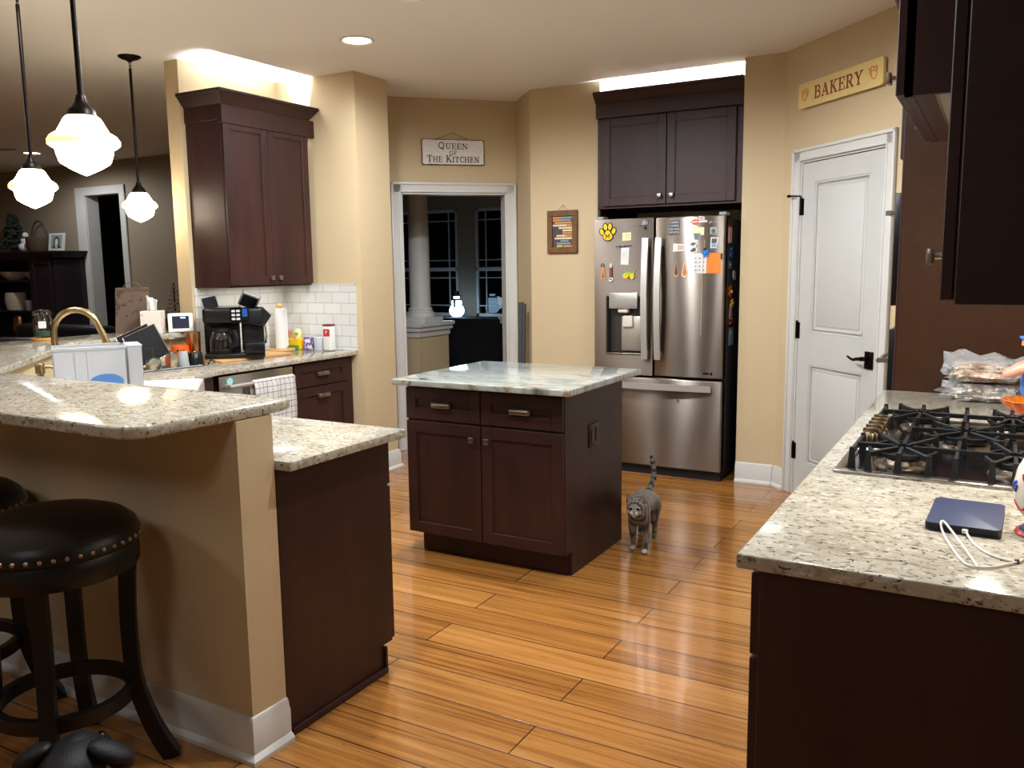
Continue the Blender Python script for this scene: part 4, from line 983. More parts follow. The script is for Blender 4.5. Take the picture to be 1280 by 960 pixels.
# hummingbird-like magnet
t, M = mag('bird_magnet', 'dark grey bird magnet near the door handle', 'magnet', 804, 282)
m = MB(); m.slab(ellipse(.036, .02, 16, 0, 0), .006, M); m.slab([(-.012, .002), (-.05, -.004), (-.012, -.004)], .004, M); m.sph(M @ Vector((.012, .0115, -.012)), .011, 10); m.build('body', slate_m, t)
m = MB(); m.slab([(-.01, .004), (.0, .034), (.02, .038), (.018, .006)], .007, M); m.slab([(.006, .004), (.034, .03), (.034, .008)], .0075, M); m.build('wing', grey_m, t)
# cards
t, M = mag('cream_card', 'small cream card with a green wreath on the fridge', 'card', 783, 296); m = MB(); m.slab([(-.03, -.026), (.034, -.024), (.034, .03), (-.028, .028)], .001, M); m.build('card', cream_m, t); m = MB(); m.tube([M @ Vector((.006+.012*math.cos(a), .0015, .004+.012*math.sin(a))) for a in [2*PI*k/14 for k in range(14)]], .0022, 6, closed=True); m.build('wreath', mat('sage', '#a9b58e', .6), t)
t, M = mag('shopping_note', 'white paper note hanging under a dark bar magnet', 'note', 781, 320); m = MB(); m.slab([(-.03, -.058), (.027, -.06), (.032, .056), (-.026, .054)], .001, M); m.build('sheet', paper_m, t); m = MB(); [m.box(-.02, .02-.006*(k % 3), .001, .0013, .022-.011*k, .024-.011*k, M=M) for k in range(4)]; m.build('writing', grey_m, t)
t, M = mag('bar_magnet', 'thin dark bar magnet pinning the white note', 'magnet', 780, 307.5, .001); m = MB(); m.slab([(-.062, -.006), (-.05, -.009), (.06, -.002), (.06, .003), (-.05, .001)], .004, M); m.build('bar', blackmatt_m, t); m = MB(); m.sph(M @ Vector((-.006, .005, .004)), .008, 10); m.sph(M @ Vector((-.042, .004, -.008)), .006, 8); m.build('bead', grey_m, t)
# openers
t, M = mag('leather_opener', 'tan leather strap bottle opener with a steel ring', 'bottle opener', 754, 340); m = MB(); m.slab([(-.016, -.052), (.020, -.052), (.008, .035), (-.012, .035)], .006, M); m.build('strap', mat('tan_leather', '#cf8a55', .5, var=.1, vscale=60), t); m = MB(); m.slab([(-.006, -.04), (.008, -.04), (.001, .01)], .0066, M); m.build('slot', brownframe_m, t); m = MB(); m.tube([M @ Vector((-.002+.011*math.cos(a), .004, .046+.012*math.sin(a))) for a in [2*PI*k/14 for k in range(14)]], .003, 6, closed=True); m.build('ring', chrome_m, t)
t, M = mag('wooden_opener', 'brown wooden-handled bottle opener with white metal ends', 'bottle opener', 764, 341); m = MB(); m.slab(rounded(.02, .07, .004, 3), .008, M); m.build('grip', mat('red_brown', '#7a3d25', .4), t)
m = MB(); m.slab(rounded(.02, .028, .006, 3, -.01, .035), .008, M); e_ = [M @ Vector((.013*math.cos(a), .004, -.046+.011*math.sin(a))) for a in [2*PI*k/16 for k in range(16)]]; m.tube(e_, .005, 8, closed=True); m.build('metal_end', mat('white_metal', '#e2e0dc', .3, metal=.5), t)
t, M = mag('fruit_magnet', 'yellow and green fruit-shaped magnet above the dispenser', 'magnet', 786, 344)
m = MB(); m.slab(ellipse(.045, .036, 16, -.02, -.004), .008, M); m.slab(ellipse(.03, .042, 16, .026, -.008), .009, M); m.build('lemons', yellow_m, t); m = MB(); m.slab(ellipse(.045, .026, 14, 0, .008), .0085, M); m.slab([(.02, .0), (.046, .034), (.05, .03), (.034, -.004)], .007, M); m.slab([(-.03, .012), (-.02, .03), (-.012, .012)], .007, M); m.build('leaves', mat('lime', '#9dbb3c', .5), t)
# right-hand door
t, M = mag('slogan_magnet', 'slate magnet reading I DRINK COFFEE FOR YOUR PROTECTION', 'magnet', 843.5, 284.5); m = MB(); m.slab([(-.036, -.046), (.031, -.042), (.031, .046), (-.034, .046)], .003, M); m.build('plate', mat('slate_dark', '#464d52', .6), t)
m = MB()
for i, (s, z, w_) in enumerate((('I DRINK', .033, 1.05), ('COFFEE', .011, 1.05), ('FOR YOUR', -.011, .85), ('PROTECTION', -.032, .66))): text_bm(m, s, .0175, M @ Matrix.Translation((-.001, .0035, z)), sx=w_*.92)
m.build('lettering', paper_m, t)
t, M = mag('transit_sticker', 'orange and white round-and-bar sticker on the fridge top', 'sticker', 871, 277)
m = MB(); m.slab([(-.058, -.009), (.07, -.006), (.07, .008), (-.058, .003)], .0015, M); m.build('bar', paper_m, t); m = MB(); m.slab(ellipse(.052, .038, 20, -.012, -.002), .002, M); m.build('roundel', mat('vermilion', '#d9623f', .5), t); m = MB(); m.slab([(-.03, -.006), (.006, -.005), (.006, .003), (-.03, .002)], .0024, M); m.build('stripe', paper_m, t)
t, M = mag('pink_tag', 'pink and white tag stuck above the round sticker', 'magnet', 877, 272.5); m = MB(); m.slab([(-.018, -.01), (.022, -.012), (.02, .008), (-.016, .014)], .003, M); m.build('tag', paper_m, t); m = MB(); m.slab([(-.012, -.004), (.014, -.005), (.012, .003), (-.01, .006)], .0035, M); m.build('print', mat('pink', '#d56a86', .5), t)
t, M = mag('script_sticker', 'small silver script sticker near the fridge corner', 'sticker', 892, 278); m = MB(); m.tube([M @ Vector((x, .001, z)) for x, z in ((-.03, -.006), (-.026, .006), (-.018, -.004), (-.012, .004), (-.004, -.002), (.006, .004), (.018, .0), (.03, .006))], .0022, 6); m.sph(M @ Vector((-.018, .001, .008)), .004, 8); m.build('script', mat('silver_ink', '#b9bcbd', .4), t)
t, M = mag('pale_yellow_note', 'pale yellow note held by a grey square magnet', 'note', 872.5, 289); m = MB(); m.slab([(-.046, -.022), (.040, -.026), (.042, .024), (-.038, .030)], .001, M); m.build('sheet', mat('pale_yellow', '#ece0b4', .7), t)
t, M = mag('grey_square_magnet', 'grey square picture magnet over the pale yellow note', 'magnet', 871.5, 295.5, .001); m = MB(); m.slab(rounded(.044, .042, .003, 2), .003, M); m.build('plate', grey_m, t); m = MB(); [m.box(-.016, .014, .003, .0034, z, z+.006, M=M) for z in (-.014, -.003, .008)]; m.build('print', slate_m, t)
t, M = mag('silver_square_magnet', 'silver-grey square magnet near the fridge door edge', 'magnet', 892, 288.5); m = MB(); m.slab(rounded(.044, .046, .003, 2), .003, M); m.build('plate', mat('silver_grey', '#9fa6a6', .5), t); m = MB(); m.slab(ellipse(.026, .026, 14), .0034, M); m.box(-.016, .016, .003, .0034, -.02, -.014, M=M); m.build('print', slate_m, t)
t, M = mag('cup_magnet', 'white-edged cup-shaped magnet with blue contents', 'magnet', 893, 303.5); m = MB(); m.slab([(-.026, -.034), (.014, -.034), (.028, .034), (-.024, .036)], .003, M); m.build('outline', paper_m, t); m = MB(); m.slab([(-.018, -.004), (.014, -.002), (.02, .026), (-.017, .028)], .0036, M); m.build('glass', slate_m, t); m = MB(); m.slab([(-.018, -.028), (.010, -.028), (.014, -.005), (-.018, -.007)], .0037, M); m.build('drink', mat('sky_blue', '#6fa0c8', .5), t)
t, M = mag('state_magnet', 'white-edged mitten-shaped grey magnet above the calendar', 'magnet', 867, 309); m = MB(); m.slab([(-.03, .014), (-.02, .034), (.012, .036), (.026, .022), (.014, .006), (.026, -.012), (.022, -.034), (-.014, -.038), (-.034, -.024), (-.012, -.008)], .003, M); m.build('outline', paper_m, t); m = MB(); m.slab([(-.004, -.006), (.01, -.002), (.018, -.014), (.014, -.028), (-.012, -.030), (-.024, -.023)], .0036, M); m.slab([(-.02, .016), (-.014, .028), (.01, .03), (.016, .022), (.0, .01)], .0036, M); m.build('land', slate_m, t)
t, M = mag('snapshot', 'small pale snapshot on the bright strip of the fridge door', 'photo', 849.5, 309.5); m = MB(); m.slab([(-.046, -.026), (.04, -.022), (.04, .022), (-.044, .028)], .001, M); m.build('print', mat('photo_paper', '#e2d8cf', .5), t); m = MB(); m.slab([(-.012, -.016), (.03, -.014), (.03, .014), (-.012, .016)], .0014, M); m.build('image', mat('photo_pale', '#c3a99a', .5), t)
def drop(m, w, h, d, M):
    p = [(0, h*.62)]
    for k in range(15): a = rad(20-220*k/14); p.append((w/2*math.cos(a), -h*.2+w*.62*math.sin(a)))
    m.slab(p, d, M)
t, M = mag('dark_drop_magnet', 'dark brown teardrop magnet with a pale rim', 'magnet', 845.3, 338); m = MB(); drop(m, .036, .11, .003, M); m.build('rim', mat('pale_brown', '#c79a70', .5), t); m = MB(); drop(m, .024, .085, .004, M); m.build('core', mat('deep_brown', '#5b3a28', .5), t)
t, M = mag('amber_drop_magnet', 'orange-brown teardrop magnet on the bright strip', 'magnet', 855.8, 338); m = MB(); drop(m, .04, .11, .003, M); m.build('rim', mat('pale_rim', '#e8d8be', .5), t); m = MB(); drop(m, .03, .09, .004, M); m.build('core', mat('amber_brown', '#c87a36', .5), t)
t, M = mag('calendar', 'white and orange calendar sheet pinned by a blue flower', 'calendar', 884.5, 329)
a, b = oy(867.5, 316.5, RY), oy(903, 341.5, RY); w, h = (b.x-a.x), a.z-b.z; c = (a+b)/2; M = frame((c.x, RY, c.z), PX_, NY)
m = MB(); m.box(-w/2, -w/2+w*.44, 0, .0012, -h/2, h/2, M=M); m.build('date_page', paper_m, t); m = MB(); m.box(-w/2+w*.44, w/2-.01, 0, .0013, -h/2, h/2, M=M); m.build('orange_page', orange_m, t)
m = MB()
for r in range(4):
    for k in range(3): m.box(-w/2+.008+.026*k, -w/2+.008+.026*k+.008+.004*((r+k) % 2), .0012, .0016, h*.22-.026*r, h*.22-.026*r+.007, M=M)
m.build('dates', slate_m, t); m = MB(); m.box(w/2-.014, w/2, .001, .0016, h*.18, h/2-.004, M=M); m.build('dark_tab', blackmatt_m, t)
t, M = mag('blue_flower_magnet', 'bright blue flower magnet on top of the calendar', 'magnet', 882.5, 316.5, .0015); m = MB(); 
for k in range(6): m.slab(ellipse(.028, .018, 12, .014, 0), .006, M @ Matrix.Rotation(2*PI*k/6, 4, 'Y'))
m.build('petals', mat('bright_blue', '#2f7fd0', .35), t); m = MB(); m.cyl(M @ Vector((0, .003, 0)), .01, .007, 'Y', 12) if False else m.sph(M @ Vector((0, .007, 0)), .009, 10); m.build('centre', mat('bright_blue2', '#4b97dd', .35), t); m = MB(); m.slab(ellipse(.022, .016, 10, -.006, .026), .006, M); m.build('dark_bud', blackmatt_m, t)
t, M = mag('ribbon', 'thin pale ribbon hanging down the fridge door from the calendar', 'ribbon', 876.5, 380); m = MB(); a = oy(878, 342, RY); b = oy(876, 418, RY); a0 = oy(881.5, 300, RY); m.tube([(a0.x, RY-.0035, a0.z), (a.x, RY-.0035, a.z), (b.x, RY-.0035, b.z)], 1., rect=(.005, .002)); m.build('strip', mat('ribbon_pale', '#d8cdb6', .5), t); m = MB(); m.sph((b.x, RY-.0052, b.z), .0045, 8); m.build('knot', mat('ribbon_end', '#c7bba2', .5), t)
# magnets on the dark side of the fridge
SX = -1.555
def side(name, label, cat, u, v): p = ox(u, v, SX); return thing(name, label, cat, tuple(p)), frame(tuple(p), PY_, PX_)
t, M = side('pink_strip', 'pale pink strip magnet, topmost on the dark fridge side', 'magnet', 912.5, 294); m = MB(); m.slab(rounded(.075, .10, .004, 2), .004, M); m.build('strip', mat('pale_pink', '#d9b3a6', .5), t); m = MB(); m.slab(rounded(.05, .012, .002, 2, -.025, .052), .005, M); m.build('clip', red_m, t)
def flower(t, M, mm, s=.05):
    m = MB()
    for k in range(5): m.slab(ellipse(s*.9, s*.55, 12, s*.42, 0), .008, M @ Matrix.Rotation(2*PI*k/5, 4, 'Y'))
    m.build('petals', mm, t); m = MB(); m.sph(M @ Vector((0, .008, 0)), s*.24, 10); m.build('centre', mat('flower_centre'+t.name, '#1b2140', .5) if mm is blue_m else yellow_m, t)
t, M = side('dark_blue_flower_magnet', 'dark blue flower magnet on the fridge side', 'magnet', 914, 316); flower(t, M, blue_m, .045)
t, M = side('blue_strip', 'blue strip magnet below the dark blue flower', 'magnet', 912.5, 331); m = MB(); m.slab(rounded(.06, .05, .004, 2), .004, M); m.build('strip', mat('slate_blue', '#5a6a92', .5), t); m = MB(); m.slab(rounded(.03, .012, .002, 2), .0046, M); m.build('mark', paper_m, t)
t, M = side('oval_tag', 'white oval tag with a dark slot on the fridge side', 'magnet', 917.5, 344); m = MB(); m.slab(ellipse(.075, .06, 18), .004, M @ Matrix.Rotation(rad(40), 4, 'Y')); m.build('tag', paper_m, t); m = MB(); m.slab(ellipse(.026, .016, 12), .005, M @ Matrix.Rotation(rad(40), 4, 'Y')); m.build('slot', slate_m, t)
t, M = side('orange_flower_magnet', 'orange-red flower magnet on the fridge side', 'magnet', 912.5, 364.5); flower(t, M, mat('orange_red', '#d7502a', .4), .05)
t, M = side('yellow_clip', 'yellow flower clip holding slips on the fridge side', 'clip', 914.5, 378.5); flower(t, M, yellow_m, .035)
t, M = side('paper_slip', 'pale paper slip hanging from the yellow clip', 'note', 913, 390); m = MB(); m.slab([(-.03, -.05), (.03, -.05), (.035, .05), (-.02, .05)], .002, M); m.build('sheet', paper_m, t); m = MB(); m.box(-.012, .018, .002, .0025, -.03, .03, M=M); m.build('print', mat('peach', '#d9a27e', .6), t)
t, M = side('red_cluster_magnet', 'dark red knobbly magnet below the paper slip', 'magnet', 912, 402); m = MB(); [m.sph(M @ Vector((.02*math.cos(k*1.3), .006, .018*math.sin(k*1.9))), .014, 8) for k in range(6)]; m.build('beads', mat('dark_red', '#7d2522', .4), t); m = MB(); m.slab(ellipse(.05, .05, 14), .003, M); m.build('backing', navy_m, t)
t, M = side('blue_leaflet', 'pale blue leaflet, lowest on the fridge side', 'leaflet', 913.5, 420); m = MB(); m.slab([(-.05, -.06), (.055, -.06), (.055, .06), (-.05, .058)], .002, M); m.build('sheet', mat('pale_blue', '#8fa9c4', .6), t); m = MB(); m.box(-.03, .035, .002, .0025, .01, .035, M=M); m.build('print', paper_m, t)

# ---------------------------------------------------------------- cooktop
ct = thing('gas_cooktop', 'black and stainless gas cooktop with cast iron grates', 'cooktop', (-.09, 2.755, .914))
CX0, CX1, CY0, CY1 = -.352, .172, 2.302, 3.208
m = MB(); m.box(CX0, CX1, CY0, CY0+.034, .9145, .9225, .003, 2); m.box(CX0, CX1, CY1-.03, CY1, .9145, .921, .003, 2); m.box(CX0, CX0+.03, CY0+.028, CY1-.028, .9145, .921, .003, 2); m.box(CX1-.03, CX1, CY0+.028, CY1-.028, .9145, .921, .003, 2); m.build('steel_rim', steel2_m, ct)
m = MB(); m.box(CX0+.024, CX1-.024, CY0+.024, CY1-.024, .9145, .9175); m.build('burner_tray', mat('tray_steel', '#55555a', .18, metal=1.), ct)
m = MB(); m.frus((CX0+.012, CX0+.11, 2.59, 2.92), .9175, (CX0+.03, CX0+.10, 2.605, 2.905), .932); m.build('control_deck', steel2_m, ct)
brn = [(-.20, 2.46, .045), (.06, 2.46, .04), (-.06, 2.755, .06), (-.20, 3.05, .04), (.06, 3.05, .05)]
for x, y, r in brn:
    m = MB(); m.lathe([(r*1.55, 0), (r*1.5, .004), (r*1.1, .006), (r*.95, .016), (r*.7, .018), (0, .018)], c=(x, y, .9175), seg=28); b = m.build('burner', mat('burner_alu', '#75685a', .4, metal=.8), ct)
    m = MB(); m.lathe([(0, .018), (r*.98, .018), (r, .021), (r*.96, .027), (0, .029)], c=(x, y, .9175), seg=28); m.build('cap', iron_m, b)
    if r < .046 and False: pass
def grate(y0, y1, x0, x1, cs):
    m = MB(); zt = .968; w = .009; zb = .952
    def bar(ax, ay, bx, by, z0=zb, z1=zt):
        p, q = Vector((ax, ay)), Vector((bx, by)); d = (q-p).normalized(); n = Vector((-d.y, d.x))*w/2; m.prism([tuple(p-n), tuple(q-n), tuple(q+n), tuple(p+n)], z0, z1, .0015, 1)
    bar(x0, y0+.03, x0, y1-.03); bar(x1, y0+.03, x1, y1-.03); ym = (y0+y1)/2
    if len(cs) == 2: xm = (cs[0][0]+cs[1][0])/2; bar(xm, y0, xm, y1); bar(x0, ym-.055, xm, ym-.055) if False else None
    feet = set()
    for (cx, cy, r) in cs:
        two = len(cs) == 2; xm_ = (cs[0][0]+cs[1][0])/2 if two else 0
        lo = x0 if (not two or cx < xm_) else xm_; hi = x1 if (not two or cx > xm_) else xm_
        wx = min(cx-lo, hi-cx)
        for (ex, ey) in ((lo, cy), (hi, cy), (cx, y0), (cx, y1), (cx-wx*.62, y0), (cx+wx*.62, y1), (cx-wx*.62, y1), (cx+wx*.62, y0)):
            d = Vector((cx-ex, cy-ey)); L = d.length; d.normalize(); bar(ex, ey, ex+d.x*(L-.024), ey+d.y*(L-.024), zb+.004, zt+.003)
            if ey in (y0, y1): feet.add((ex, ey))
        # loop round the burner
        m.tube([(cx+min(wx, .1)*.82*math.cos(2*PI*k/24), cy+.1*math.sin(2*PI*k/24), zb+.006) for k in range(24)], 1., closed=True, rect=(.008, .010))
    for x in (x0, x1):
        for y in (y0+.03, y1-.03): feet.add((x, y))
    if len(cs) == 2: feet.add((xm, y0)); feet.add((xm, y1))
    for x, y in feet: m.frus((x-.0095, x+.0095, y-.009, y+.009), .9178, (x-.0055, x+.0055, y-.0055, y+.0055), zt+.005)
    m.build('grate', iron_m, ct)
grate(2.338, 2.612, -.315, .14, [(-.20, 2.46, .04), (.06, 2.46, .04)]); grate(2.626, 2.885, -.205, .14, [(-.06, 2.755, .06)]); grate(2.90, 3.175, -.315, .14, [(-.20, 3.05, .04), (.06, 3.05, .05)])
for k in range(5):
    m = MB(); x, y = CX0+.052, 2.63+.062*k; m.lathe([(.024, 0), (.024, .005), (.020, .008), (.019, .034), (.016, .038), (0, .038)], c=(x, y, .931), seg=20); m.box(x-.022, x+.022, y-.005, y+.005, .966, .980, .002, 2); m.build('control_knob', mat('knob_bronze', '#aa9a80', .22, metal=1.), ct)
# ---------------------------------------------------------------- things on the range worktop
ZC = .9142
tb = thing('tablet', 'navy blue tablet cover lying on the pale worktop', 'tablet', (-.033, 1.985, ZC), rad(-2))
m = MB(); m.prism(rounded(.136, .215, .012, 4), .0145, .018, .0012, 2); m.prism(rounded(.136, .215, .012, 4), 0.0, .0035, .0012, 2); m.box(-.068, -.062, -.10, .10, .001, .017); m.build('cover', navy_m, tb, world=False)
m = MB(); m.prism(rounded(.128, .207, .010, 4), .003, .015); m.build('device', black_m, tb, world=False)
cb_ = thing('charging_cable', 'white charging cable looping out of the tablet', 'cable', (-.03, 1.8, ZC))
def bez(P, n=10):
    P = [Vector(p) for p in P]; out = []
    for i in range(len(P)-1):
        p0, p1, p2, p3 = P[max(i-1, 0)], P[i], P[i+1], P[min(i+2, len(P)-1)]
        for k in range(n):
            t = k/n; out.append(.5*((2*p1)+(p2-p0)*t+(2*p0-5*p1+4*p2-p3)*t*t+(3*p1-p0-3*p2+p3)*t**3))
    return out+[P[-1]]
z = ZC+.0028
p1 = [oz(u, v, z) for u, v in ((1206, 668), (1216, 678), (1232, 690), (1252, 698), (1272, 702), (1284, 699))]
p1[0].z += .006; p1 = [Vector((p1[0].x, p1[0].y+.01, ZC+.009))] + p1[1:]
p1 += [Vector((.12, 1.76, z)), Vector((.19, 1.80, z)), Vector((.22, 1.9, z))]
m = MB(); m.tube(bez(p1), .0021, 8)
p2 = [oz(u, v, z) for u, v in ((1179, 655), (1185, 672), (1195, 692), (1210, 706), (1234, 709.5), (1256, 706), (1272, 702))]
p2 = [oz(1222, 708, z), oz(1205, 684, z+.004), oz(1190, 664, z+.012), oz(1180, 652, ZC+.024), oz(1176, 654, ZC+.022), oz(1180, 668, z+.004)] + p2[2:]
m.tube(bez(p2), .0021, 8); m.build('wire', mat('cable_white', '#e3ded4', .5), cb_)
m = MB(); q = p1[0]; m.box(q.x-.006, q.x+.006, q.y-.012, q.y+.012, ZC+.004, ZC+.0125, .003, 2); m.build('plug', mat('plug_white', '#efece6', .4), cb_)
m = MB(); q = oz(1271, 702, z); m.box(q.x-.004, q.x+.004, q.y-.003, q.y+.003, ZC+.0005, ZC+.007, .001, 1); m.build('tie', navy_m, cb_)
# painted ceramic jar at the counter edge
cj = thing('painted_jar', 'cream ceramic jar painted with blue flowers and red swags', 'jar', (.103, 1.945, ZC))
m = MB(); m.lathe([(.0, .018), (.022, .018), (.03, .03), (.046, .05), (.055, .08), (.056, .105), (.05, .135), (.038, .16), (.03, .172), (.033, .18), (.03, .18), (.0, .17)], seg=36); m.build('body', mat('ceramic_cream', '#eadfca', .18, coat=.4), cj, world=False)
m = MB(); m.lathe([(0, 0), (.048, 0), (.05, .004), (.046, .010), (0, .010)], seg=32); m.build('red_rim', mat('glaze_red', '#b2402f', .25), cj, world=False); m = MB(); m.lathe([(0, .009), (.043, .009), (.036, .016), (.024, .021), (0, .021)], seg=32); m.build('foot', mat('glaze_navy', '#2a2b55', .2), cj, world=False)
def on_jar(a, z):
    R_ = [(.03, .03), (.046, .05), (.055, .08), (.056, .105), (.05, .135), (.038, .16)]
    for (r0, z0), (r1, z1) in zip(R_, R_[1:]):
        if z0 <= z <= z1: r = r0+(r1-r0)*(z-z0)/(z1-z0); return Vector((r*math.cos(a), r*math.sin(a), z))
    return Vector((.04*math.cos(a), .04*math.sin(a), z))
m = MB()
for a0 in (200, 250, 130, 20, 310):
    m = MB()
    for k in range(5): q = on_jar(rad(a0)+.09*math.cos(2*PI*k/5), .10+.0065*math.sin(2*PI*k/5)); m.sph(q, .0056, 8, sc=(.8, .8, 1.1))
    m.build('blue_flower', MATS.get('glaze_blue') or mat('glaze_blue', '#44549c', .25), cj, world=False)
m = MB(); m.tube([on_jar(2*PI*k/48, .06+.007*math.cos(2*PI*k/48*6))*1.0 for k in range(48)], .0026, 6, closed=True)
for a0 in (225, 160, 280, 340): m.tube([on_jar(rad(a0)+.12*s, .128-.014*math.cos(s*1.5)) for s in (-1, -.5, 0, .5, 1)], .0024, 6)
m.build('red_swags', mat('glaze_red2', '#b2383a', .25), cj, world=False)
# bags of foil-wrapped bread
def lump(m, cx, cy, cz, lx, ly, lz, seed, n=28, amp=.16):
    t = bmesh.new(); bmesh.ops.create_uvsphere(t, u_segments=n, v_segments=n//2, radius=1)
    for v in t.verts:
        c = v.co; s = Vector((math.copysign(abs(c.x)**.55, c.x), math.copysign(abs(c.y)**.55, c.y), math.copysign(abs(c.z)**.7, c.z)))
        k = 1+amp*(noise.noise(c*3.1+Vector((seed, 0, 0)))+.6*noise.noise(c*8+Vector((seed, 3, 0))))
        v.co = Vector((cx+s.x*lx*k, cy+s.y*ly*k, cz+s.z*lz*k))
        if v.co.z < cz-lz: v.co.z = cz-lz
    m._add(t)
def foilmat(name, c1, c2, metal):
    t = NT(name); v = t.coord(); n = t.noise(v, 17, 5, .65, .6); t.link(t.ramp(n, [(.42, lin(c1)), (.6, lin(c2))]), t.b.inputs['Base Color']); n2 = t.noise(v, 34, 4, .6, 1.); t.bump(n2, .9, .012); t.set(Roughness=.2, Metallic=metal, Coat_Weight=.6); return t.m
fm1 = foilmat('crumpled_foil', '#8d8378', '#e3e2e0', .75); fm2 = foilmat('bread_in_bag', '#9c7352', '#d9c8b4', .15)
film_m = mat('bag_film', '#e6eaec', .08, coat=.6, alpha=.11, bump=.8, bscale=30)
for nm, lb, z0, dx, dy, sd, mm in (('foil_bag', 'lower plastic bag holding a foil-wrapped loaf', .9145, 0, 0, 1.3, fm1), ('bread_bag', 'upper zip bag with brown bread resting on the foil loaf', .991, .0, .0, 4.1, fm2)):
    t = thing(nm, lb, 'food bag', (-.03+dx, 3.79+dy, z0)); m = MB(); lump(m, -.03+dx, 3.78+dy, z0+.034, .112, .082, .033, sd, 56, .24); m.build('wrapped_loaf', mm, t); m = MB(); lump(m, -.035+dx, 3.775+dy, z0+.036, .135, .092, .036, sd+9, 48, .30); m.build('plastic_film', film_m, t)
    m = MB(); tb_ = bmesh.new(); rows = []
    for j in range(7):
        f = j/6
        rows.append([tb_.verts.new((-.03+dx+(-.15+.3*i/12)*(1-.05*f)+.004*math.sin(i*2+j), 3.76+dy+.035*f+.016*math.sin(i*1.3+j*.8), z0+.045+(.062 if nm == 'bread_bag' else .02)*f*(1.15-.035*i)+.010*math.sin(i*1.4+j*1.7))) for i in range(13)])
    for a_, b_ in zip(rows, rows[1:]):
        for i in range(12): tb_.faces.new((a_[i], a_[i+1], b_[i+1], b_[i]))
    m._add(tb_); f_ = m.build('bag_flap', mat('bag_flap_'+nm, '#e3e6e8', .1, coat=.6, alpha=.24, bump=.6, bscale=40), t); md = f_.modifiers.new('s', 'SOLIDIFY'); md.thickness = .0015
# pig figurine and amber dish
pg = thing('pig_figurine', 'pink ceramic pig in a blue cap and blue overalls', 'figurine', (.152, 3.52, ZC))
pc = Vector((.152, 3.52, 0))
m = MB(); m.lathe([(0, 0), (.05, 0), (.062, .03), (.066, .07), (.058, .12), (.04, .155), (.03, .165), (0, .168)], c=(pc.x, pc.y, ZC+.045), seg=28); m.lathe([(0, 0), (.05, 0), (.055, .02), (.05, .048), (0, .05)], c=(pc.x, pc.y, ZC), seg=28); bd = m.build('body', skin_m, pg)
m = MB(); m.lathe([(.0, .002), (.053, .002), (.0655, .033), (.0695, .07), (.065, .098), (.0, .10)], c=(pc.x, pc.y, ZC+.043), seg=28)
for s in (-1, 1): m.tube([pc+Vector((-.055, .03*s, ZC+.135)), pc+Vector((-.048, .028*s, ZC+.175)), pc+Vector((-.02, .026*s, ZC+.203))], .009, 8)
m.build('overalls', mat('overall_blue', '#3f74d0', .3), pg)
hz_ = ZC+.248
m = MB(); m.sph(pc+Vector((-.004, -.004, hz_)), .048, 24, sc=(1, .95, .95)); m.tube([pc+Vector((-.03, -.012, hz_+.004)), pc+Vector((-.058, -.02, hz_+.010)), pc+Vector((-.066, -.022, hz_+.012))], [.022, .017, .018], 14)
hd_ = m.build('head', skin_m, pg)
m = MB(); m.sph(pc+Vector((-.036, -.034, hz_+.012)), .006, 8); m.sph(pc+Vector((-.048, .010, hz_+.018)), .006, 8); m.build('eye', eye_m, hd_)
for s in (-1, 1):
    m = MB(); m.lathe([(.018, 0), (.012, .018), (.001, .036)], seg=10, M=Matrix.Translation(pc+Vector((.01, .034*s, hz_+.034))) @ Matrix.Rotation(rad(-35*s), 4, 'X') @ Matrix.Diagonal((.5, 1, 1, 1))); m.build('ear', skin_m, hd_)
m = MB(); m.lathe([(.05, 0), (.05, .012), (.046, .03), (.03, .046), (0, .05)], c=tuple(pc+Vector((0, 0, hz_+.018))), seg=28); m.prism([(pc.x-.075, pc.y-.045), (pc.x-.03, pc.y-.055), (pc.x-.03, pc.y+.045), (pc.x-.08, pc.y+.02)], hz_+.018, hz_+.026, .003, 2); m.build('cap', mat('cap_blue', '#4a83d8', .3), pg)
for s in (-1, 1):
    m = MB(); m.tube([pc+Vector((-.02, .045*s, ZC+.185)), pc+Vector((-.07, .055*s, ZC+.16)), pc+Vector((-.105, .03*s, ZC+.14)), pc+Vector((-.115, .015*s, ZC+.138))], [.02, .018, .014, .012], 12); m.build('arm', skin_m, pg)
ad = thing('amber_dish', 'scalloped amber glass dish in front of the pig figurine', 'dish', (.125, 3.33, ZC))
fl = lambda a, z: 1+.05*math.cos(a*14)*min(1, z/.03)
m = MB(); m.lathe([(0, 0), (.035, 0), (.034, .006), (.02, .014), (.024, .022), (.06, .034), (.088, .056), (.097, .072), (.091, .072), (.055, .042), (.015, .030), (0, .030)], seg=84, flute=fl); m.build('bowl', amber_m, ad, world=False)
m = MB(); m.lathe([(.095, .071), (.098, .074), (.094, .075)], seg=84, flute=fl, cap=False); m.build('rim', mat('amber_rim', '#f5a53a', .1, trans=.5), ad, world=False)
